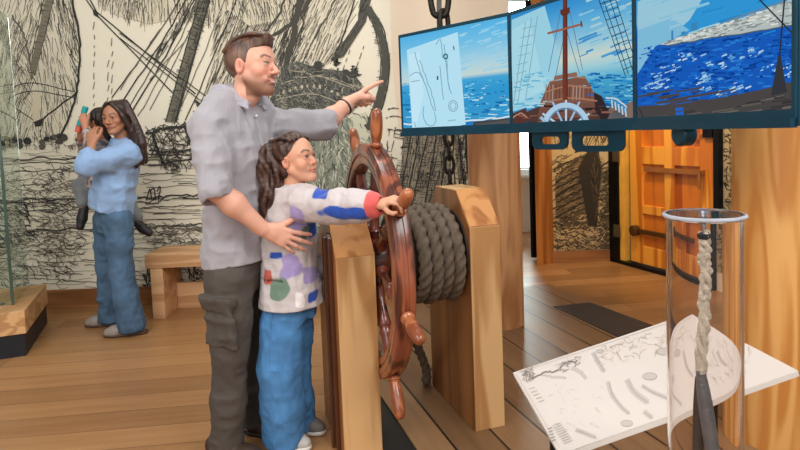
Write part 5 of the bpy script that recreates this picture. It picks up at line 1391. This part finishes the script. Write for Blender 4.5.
# waist seam
for i in range(24):
    t0, t1 = 2*PI*i/24, 2*PI*(i+1)/24; wz = gm+UP*.115
    S.cone(wz+gr*.121*math.cos(t0)+gf*.111*math.sin(t0), wz+gr*.121*math.cos(t1)+gf*.111*math.sin(t1), .005, .005, .008, 'sub')
S.cone(sR+gr*.0+UP*.045+gf*.035, sR-UP*.06+gr*.03+gf*.04, .004, .004, .008, 'sub')
S.cut(gm-UP*.008, -UP)
S.cone(wR*.9+eR*.1, wR+unit(wR-eR)*.06, .026, .028, .004, 'sub')
BLUE, LIL, GRN, RED = (28, 74, 170), (158, 142, 190), (104, 128, 112), (176, 84, 70)
ppx = [((349, 213), 2.20, (30, 6.5), BLUE), ((322, 192), 2.36, (8, 5.5), BLUE), ((309, 233), 2.37, (4.5, 11), BLUE), ((297, 219), 2.37, (8, 13), LIL), ((290, 268), 2.37, (10, 12), LIL), ((311, 277), 2.38, (9, 8), LIL), ((279, 290), 2.37, (10, 11), GRN), ((275, 256), 2.37, (7, 3.5), BLUE),
       ((303, 235), 2.37, (3.5, 7), GRN), ((268, 276), 2.4, (5, 8), RED), ((313, 296), 2.42, (4, 6), BLUE), ((301, 298), 2.4, (4, 8), (232, 226, 226)), ((270, 226), 2.4, (4, 10), (196, 190, 194))]
patches = []
for (p, Y, r, c) in ppx: patches.append((W(p[0], p[1], Y), np.array([r[0], 40, r[1]])*Y/FPX, c))
# the print goes round the back too
for i in range(14):
    patches.append((gm+UP*R.uniform(0, .36)+gl*.12+gf*R.uniform(-.1, .1), np.array([.035, .03, .04])*R.uniform(.6, 1.2), R.choice([BLUE, LIL, GRN])))
cuff = wR*.93+eR*.07; cdir = unit(wR-eR)
def jackc(v):
    c = np.tile(lin((196, 186, 186)), (len(v), 1))
    wob = .12*np.sin(v[:, 0]*70+v[:, 2]*50)+.10*np.sin(v[:, 2]*90-v[:, 0]*30)
    for (p, r, col) in patches:
        q = (v-p)/r; d = (np.abs(q)**5).sum(1)**(1/5)+wob; m = np.clip((1.02-d)/.12, 0, 1)[:, None]
        c = c*(1-m)+lin(col)*m
    m = np.clip((((v-cuff)@cdir)+.014)/.004, 0, 1)*(np.linalg.norm(v-cuff, axis=1) < .09); c = c*(1-m[:, None])+lin((218, 92, 88))*m[:, None]
    return c
solid('jacket', S, M_jacket, girl, jackc)
# jeans
S = SDF(*bounds([hR, hL, aR, aL, gw], .13), .0045)
S.loft(hR*.5+hL*.5-UP*.06, gm+UP*.05, gr, [(0, 0, 0, .125, .10), (1, 0, 0, .115, .098)], .03)
S.chain([hR, hR*.5+kR*.5, kR, kR*.5+aR*.5, aR+UP*.0], [.085, .088, .088, .092, .090], .022, flat=gr, fr=.92)
S.chain([hL, hL*.5+kL*.5, kL, kL*.5+aL*.5, aL+UP*.01], [.080, .080, .080, .084, .084], .022, flat=gr, fr=.92)
S.creases(.006, (9, 9, 14), 41); S.creases(.0045, (22, 22, 24), 42); S.creases(.008, (6, 6, 5), 43, ridge=False)
# side seam
S.chain([hR+gr*.083-gf*.01, kR+gr*.086, aR+gr*.088], [.003, .003, .003], .004)
S.cut((0, 0, .022), -UP)
def jeansc(base):
    b0 = lin(base)
    def fn(v):
        n = vnoise(v*[13, 13, 5], 51); n1 = vnoise(v*[40, 40, 26], 52); n2 = vnoise(v*[160, 160, 90], 53)
        return np.clip(b0*(.62+.5*n+.28*n1+.16*n2)[:, None], 0, 1)
    return fn
solid('jeans', S, M_denim, girl, jeansc((72, 128, 182)))
shoe(girl, aR-gf*.01, gf, .19, (196, 190, 186), (226, 222, 216), .033, .05, accent=(70, 66, 68)); shoe(girl, aL, gf, .19, (120, 112, 110), (226, 222, 216), .033, .05, accent=(60, 58, 62))
# hair: swept back into a long wavy half-ponytail
S = SDF(*bounds([gh.c+gh.u*.04, W(268, 250, 2.5), W(262, 140, 2.5)], .14), .0034)
E(gh, (-.085, 0, .14), (.425, .345, .385), .02); E(gh, (-.16, 0, -.12), (.28, .31, .28), .08)
E(gh, (.455, 0, -.075), (.43, .62, .465), .04, 'sub'); E(gh, (.13, 0, -.42), (.33, .5, .30), .04, 'sub')
for sg in (1, -1): E(gh, (-.03, .37*sg, -.08), (.13, .15, .17), .03, 'sub'); E(gh, (.20, .32*sg, -.10), (.24, .16, .27), .03, 'sub')
for i in range(9):
    y = (i-4)*.07; P_ = [gh.P(.22-.5*y*y, y*1.1, .40-.5*y*y), gh.P(.02, y*1.1, .52-abs(y)*.3), gh.P(-.28, y*.7, .44), gh.P(-.47, y*.2, .36)]
    S.chain(curve(P_, 4), [.03*gh.h]*13, .02*gh.h)
for sg in (1, -1):
    for i in range(6):
        P_ = [gh.P(.10-.03*i, .28*sg+.02*sg*min(i, 2), .33-.055*i), gh.P(-.12, .335*sg, .27-.045*i), gh.P(-.34, .2*sg, .30-.05*i), gh.P(-.47, .05*sg, .35)]
        S.chain(curve(P_, 4), [.028*gh.h]*13, .02*gh.h)
pt0 = gh.P(-.47, 0, .36); S.ell(pt0, (.03, .03, .03), k=.02)
rh = random.Random(5)
for i in range(34):
    a = rh.uniform(0, 2*PI); q = rh.uniform(.1, 1); ox, oy = math.cos(a)*q, math.sin(a)*q
    ends = W(272+ox*12, 236+rh.uniform(-16, 20), 2.47+oy*.045); m1 = W(263+ox*7, 152, 2.47+oy*.04); m2 = W(269+ox*13, 186, 2.46+oy*.05)
    P_ = curve([pt0, m1, m2, ends], 8); pts = []
    for j, p in enumerate(P_):
        t = j/len(P_); w_ = .0085*math.sin(j*.95+i*1.7)*min(1, t*2); pts.append(p+np.array([w_, .006*math.cos(j*.8+i)*min(1, t*2), 0]))
    S.chain(pts, [.0085+.0035*math.sin(PI*min(1, j/len(pts)+.1)) for j in range(len(pts))], .007)
def hairc(c0, c1, hh):
    def fn(v):
        q = hh.loc(v); s_ = .5+.5*np.sin(q[:, 0]*38+q[:, 1]*44+5*np.sin(q[:, 2]*6)); return lin(c0)*(1-s_)[:, None]+lin(c1)*s_[:, None]
    return fn
ghair = solid('hair', S, M_hair, girl, hairc((40, 24, 18), (88, 58, 44), gh))
MB().lathe(pt0+gh.f*.004-UP*.0, unit(-gh.f+UP*.3), [(-.006, .026), (0, .030), (.008, .030), (.014, .026)], 16).build('hair_tie', plain('tie_cloth', (206, 196, 186), .8), ghair, auto=.8)

# ------------------------------------------------------------------ the woman by the mural, a small child on her hip
wY = 4.17
yw = math.radians(180-38)           # chest towards -X and a little towards the camera
wf_, wl, _ = frame(yw); wr_ = -wl
wh = Head(W(116, 118, 4.12), frame(math.radians(180-80), math.radians(-3), math.radians(4)), .232, smile=.1)
wn = W(123, 143, 4.18); wp = W(113, 216, 4.18)
wsL = W(131, 154, 4.08); weL = W(86, 166, 3.93); wwL = W(91.5, 146, 3.98)
wsR = W(112, 153, 4.33); weR = W(95, 180, 4.42); wwR = W(112, 190, 4.45)
whL = W(119, 219, 4.11); wkL = W(121, 272, 4.10); waL = W(132, 326, 4.10)
whR = W(107, 219, 4.27); wkR = W(107, 270, 4.27); waR = W(111, 318, 4.33)
S = SDF(*bounds([wh.c, wn], .17), .0045)
wh.grow(S, wn-UP*.05, .050, .056)
H1 = S.mesh()
S = SDF(*bounds([weL, wwL, wwL+UP*.2], .1), .004)
S.chain([weL, wwL], [.038, .026], .02)
hdw = unit(W(91, 128, 4.02)-wwL); bkw = unit(np.array([-.1, -1, .1]))
hand(S, wwL+hdw*.005, hdw, bkw, 1 if np.cross(hdw, bkw)[0] > 0 else -1, .98, curls=[(.5, .7, .4), (.55, .75, .4), (.6, .8, .4), (.7, .8, .4)], k=.005)
H2 = S.mesh()
S = SDF(*bounds([wn, wp, waL, waR, weR, wsR, wsL, weL, wwR], .15), .010)
S.loft(wp-UP*.05, wn, wr_, [(0, 0, 0, .13, .10), (.4, 0, 0, .11, .09), (.8, 0, 0, .13, .09), (1, 0, 0, .05, .05)], .04)
S.chain([whL, wkL, waL], [.075, .05, .038], .03); S.chain([whR, wkR, waR], [.075, .05, .038], .03)
S.chain([wsL, weL], [.045, .036], .02); S.chain([wsR, weR, wwR, wwR+(wwR-weR)*.3], [.045, .036, .026, .03], .02); S.cone(wn-UP*.06, wn, .055, .05, .02)
H3 = S.mesh()
V, Fm = join(H1, H2, H3)
woman = put('person', V, Fm, M_skin, None, cols=wh.skin_cols(V, (176, 122, 92), (150, 78, 72), brow=(40, 26, 22), cheek=(182, 112, 88)), smooth=True)
tag(woman, 'long-haired woman in blue sweater and wide jeans carrying a small child', 'person', 'visitors')
wh.eyes(woman, (44, 28, 22))
S = SDF(*bounds([wsL, wsR, weL, weR, wwR, wp, wn, W(112, 228, 4.1)], .18), .0065)
wm = W(112, 207, 4.18)
S.loft(wm-UP*.02, wn, wr_, [(-.2, 0, .01, .152, .126), (0, 0, .01, .160, .132), (.2, 0, .012, .170, .145), (.5, 0, .008, .155, .130), (.78, 0, 0, .150, .115), (.9, 0, 0, .12, .09), (1, 0, 0, .065, .06)], .03)
S.chain([wsL, wsL*.5+weL*.5, weL], [.066, .063, .056], .04); S.chain([weL, weL*.5+wwL*.5+np.array([0, 0, .0])], [.055, .046], .03)
S.chain([wsR, weR, wwR], [.07, .062, .05], .04)
S.cone(wn-UP*.03, wsL+UP*.01, .06, .06, .04); S.cone(wn-UP*.03, wsR+UP*.01, .06, .06, .04)
S.creases(.012, (9, 9, 10), 61); S.creases(.007, (18, 18, 14), 62)
S.cut(wm-UP*.02, unit(-UP+np.array([-.36, 0, 0])))
solid('sweater', S, M_jacket, woman, flatcol((140, 172, 212), .08, 14))
S = SDF(*bounds([whL, whR, waL, waR, wm], .16), .0065)
S.loft(whL*.5+whR*.5-UP*.08, wm+UP*.06, wr_, [(0, 0, 0, .14, .105), (1, 0, 0, .135, .102)], .04)
S.chain([whL, whL*.5+wkL*.5, wkL, wkL*.5+waL*.5, waL], [.088, .080, .074, .078, .086], .03); S.chain([whR, whR*.5+wkR*.5, wkR, wkR*.5+waR*.5, waR], [.086, .078, .068, .070, .078], .03)
S.creases(.009, (8, 8, 12), 71); S.creases(.005, (20, 20, 20), 72)
S.cut((0, 0, .03), -UP)
solid('jeans', S, M_denim, woman, jeansc((72, 102, 130)))
shoe(woman, waL*[1, 1, 0]+wf_*.0, unit(np.array([-1, -.25, 0])), .25, (150, 140, 132), (84, 66, 54), .044, .055, accent=(60, 50, 48)); shoe(woman, waR*[1, 1, 0], unit(np.array([-1, -.1, 0])), .25, (150, 140, 132), (84, 66, 54), .044, .055, accent=(60, 50, 48))
# long dark hair parted over the forehead
S = SDF(*bounds([wh.c+UP*.03, W(142, 168, 4.1), W(108, 150, 4.1)], .16), .0048)
E(wh, (-.10, 0, .14), (.43, .37, .40), .02); E(wh, (-.22, 0, -.15), (.30, .36, .42), .08)
for sg in (1, -1): S.chain(curve([wh.P(.24, .06*sg, .46), wh.P(.22, .26*sg, .22), wh.P(.12, .37*sg, -.10), wh.P(.0, .42*sg, -.45), wh.P(-.1, .40*sg, -.85 if sg > 0 else -.6)], 5), [.055*wh.h]*8+[.075*wh.h]*13, .03*wh.h)
E(wh, (.42, 0, -.10), (.33, .27, .44), .05, 'sub')
for i in range(26):
    a = rh.uniform(-1, 1); q = rh.uniform(0, 1)
    e_ = W(138+a*7+q*3, 158+rh.uniform(-6, 9), 4.09+q*.1); m1 = wh.P(-.22+.1*a, .36+a*.12, -.10); m2 = W(137+a*6, 140, 4.08+q*.1)
    S.chain(curve([wh.P(-.2, .15+.1*a, .42), m1, m2, e_], 5), [.018]*12+[.012]*4, .014)
    a = rh.uniform(-1, 1); m1 = wh.P(-.40, .1*a-.1, -.10); S.chain(curve([wh.P(-.3, -.05+.1*a, .40), m1, W(127+a*6, 140, 4.22), W(129+a*7, 158+rh.uniform(-3, 8), 4.24)], 5), [.018]*12+[.012]*4, .014)
solid('hair', S, M_hair, woman, hairc((30, 20, 18), (62, 42, 34), wh))

# child on her far hip, looking through a toy spyglass
kf, kl_, _ = frame(math.radians(180+12)); kr_ = -kl_
kh = Head(W(99, 121, 4.30), frame(math.radians(180+20), math.radians(6)), .178, child=True)
kn_ = W(101, 139, 4.32); kp = W(101, 184, 4.36)
ksL = W(103, 146, 4.22); keL = W(92, 146, 4.15); kwL = W(85, 126, 4.17); ksR = W(97, 146, 4.42); keR = W(86, 152, 4.38); kwR = W(80, 138, 4.26)
khA = W(98, 188, 4.40); kkA = W(82, 186, 4.34); kaA = W(83, 206, 4.30)
khB = W(112, 192, 4.48); kkB = W(128, 204, 4.47); kaB = W(137, 221, 4.43)
S = SDF(*bounds([kh.c, kn_, kaA, kaB, kwL, kwR, W(80, 110, 4.2)], .13), .005)
kh.grow(S, kn_-UP*.04, .04, .045)
S.loft(kp, kn_, kr_, [(0, 0, 0, .09, .075), (.6, 0, 0, .085, .07), (.9, 0, 0, .08, .06), (1, 0, 0, .04, .04)], .03)
S.chain([ksL, keL, kwL], [.034, .030, .022], .02); S.chain([ksR, keR, kwR], [.034, .030, .022], .02)
S.chain([khA, kkA, kaA], [.05, .04, .03], .02); S.chain([khB, kkB, kaB], [.05, .04, .03], .02)
for (wp_, tgt, bb) in ((kwL, W(81, 113, 4.16), (.2, -1, .2)), (kwR, W(79, 131, 4.2), (-.2, -1, .2))):
    d_ = unit(tgt-wp_); b_ = unit(np.array(bb)); hand(S, wp_, d_, b_, 1 if np.cross(d_, b_)[0] > 0 else -1, .68, curls=[(.7, 1.1, .8)]*4, k=.005)
V, Fm = S.mesh()
kid = put('person', V, Fm, M_skin, None, cols=kh.skin_cols(V, (186, 126, 96), (150, 84, 76), brow=(40, 26, 22)), smooth=True)
tag(kid, 'small child with dark hair carried on the woman\'s hip, holding a teal spyglass', 'person', 'visitors')
kh.eyes(kid, (44, 28, 22))
S = SDF(*bounds([kn_, kp, ksL, ksR, kwL, kwR], .12), .006)
S.loft(kp-UP*.01, kn_-UP*.01, kr_, [(0, 0, 0, .105, .09), (.6, 0, 0, .10, .085), (.88, 0, 0, .09, .07), (1, 0, 0, .05, .05)], .03)
S.chain([ksL, keL, keL*.35+kwL*.65], [.046, .044, .034], .02); S.chain([ksR, keR, keR*.35+kwR*.65], [.046, .044, .034], .02)
S.creases(.006, (18, 18, 18), 81)
solid('top', S, M_jacket, kid, lambda v: np.where((vnoise(v*[60, 60, 40], 5) > .5)[:, None], lin((176, 164, 158)), lin((104, 96, 98))))
S = SDF(*bounds([khA, kaA, khB, kaB, kp], .12), .006)
S.chain([kp+UP*.02, khA*.5+khB*.5], [.095, .09], .03); S.chain([khA, kkA, kaA+UP*.03], [.064, .056, .044], .03); S.chain([khB, kkB, kaB+UP*.03], [.06, .052, .042], .03)
S.creases(.005, (14, 14, 18), 82)
solid('leggings', S, M_jacket, kid, flatcol((118, 122, 126), .05))
def babyshoe(an, fd):
    g = np.asarray(an); fd = unit(fd); S = SDF(*bounds([g-fd*.06, g+fd*.13], .06), .005)
    S.chain([g-fd*.015-UP*.0, g+fd*.04-UP*.018, g+fd*.095-UP*.022], [.034, .034, .028], .02); solid('shoe', S, M_shoe, kid, flatcol((34, 32, 34)))
babyshoe(kaA-UP*.035, np.array([-.15, -.3, -.9])); babyshoe(kaB-UP*.02+np.array([.01, 0, 0]), np.array([.8, -.1, -.5]))
S = SDF(*bounds([kh.c+UP*.02], .15), .0045)
E(kh, (-.07, 0, .14), (.45, .36, .40), .02); E(kh, (.38, 0, -.10), (.33, .45, .36), .05, 'sub'); E(kh, (.05, 0, -.50), (.5, .5, .30), .05, 'sub')
for sg in (1, -1): E(kh, (-.03, .37*sg, -.08), (.10, .13, .14), .03, 'sub')
S.creases(.006, (50, 50, 20), 83)
solid('hair', S, M_hair, kid, flatcol((38, 26, 22), .2, 60))
M_tealtoy = plain('teal_plastic', (30, 158, 160), .35)
sa, sb_ = W(79.5, 126, 4.195), W(86, 106, 4.195); sd_ = unit(sb_-sa)
spy = empty('toy_spyglass', sa, 'small teal toy spyglass in the raised hands of the carried child', 'toy')
MB().lathe(sa, sd_, [(0, .018), (.004, .022), (.04, .022), (.044, .019), (.046, .018)], 16).build('eyepiece', M_tealtoy, spy, auto=.6)
MB().lathe(sa, sd_, [(.0465, .017), (.10, .017), (.102, .020), (.142, .020), (.146, .016)], 16).build('barrel', M_tealtoy, spy, auto=.6)
MB().lathe(sa-sd_*.046, sd_, [(0, .02), (.045, .022)], 16).build('end_ring', plain('red_plastic', (204, 96, 84), .4), spy, auto=.6, label='red end ring')
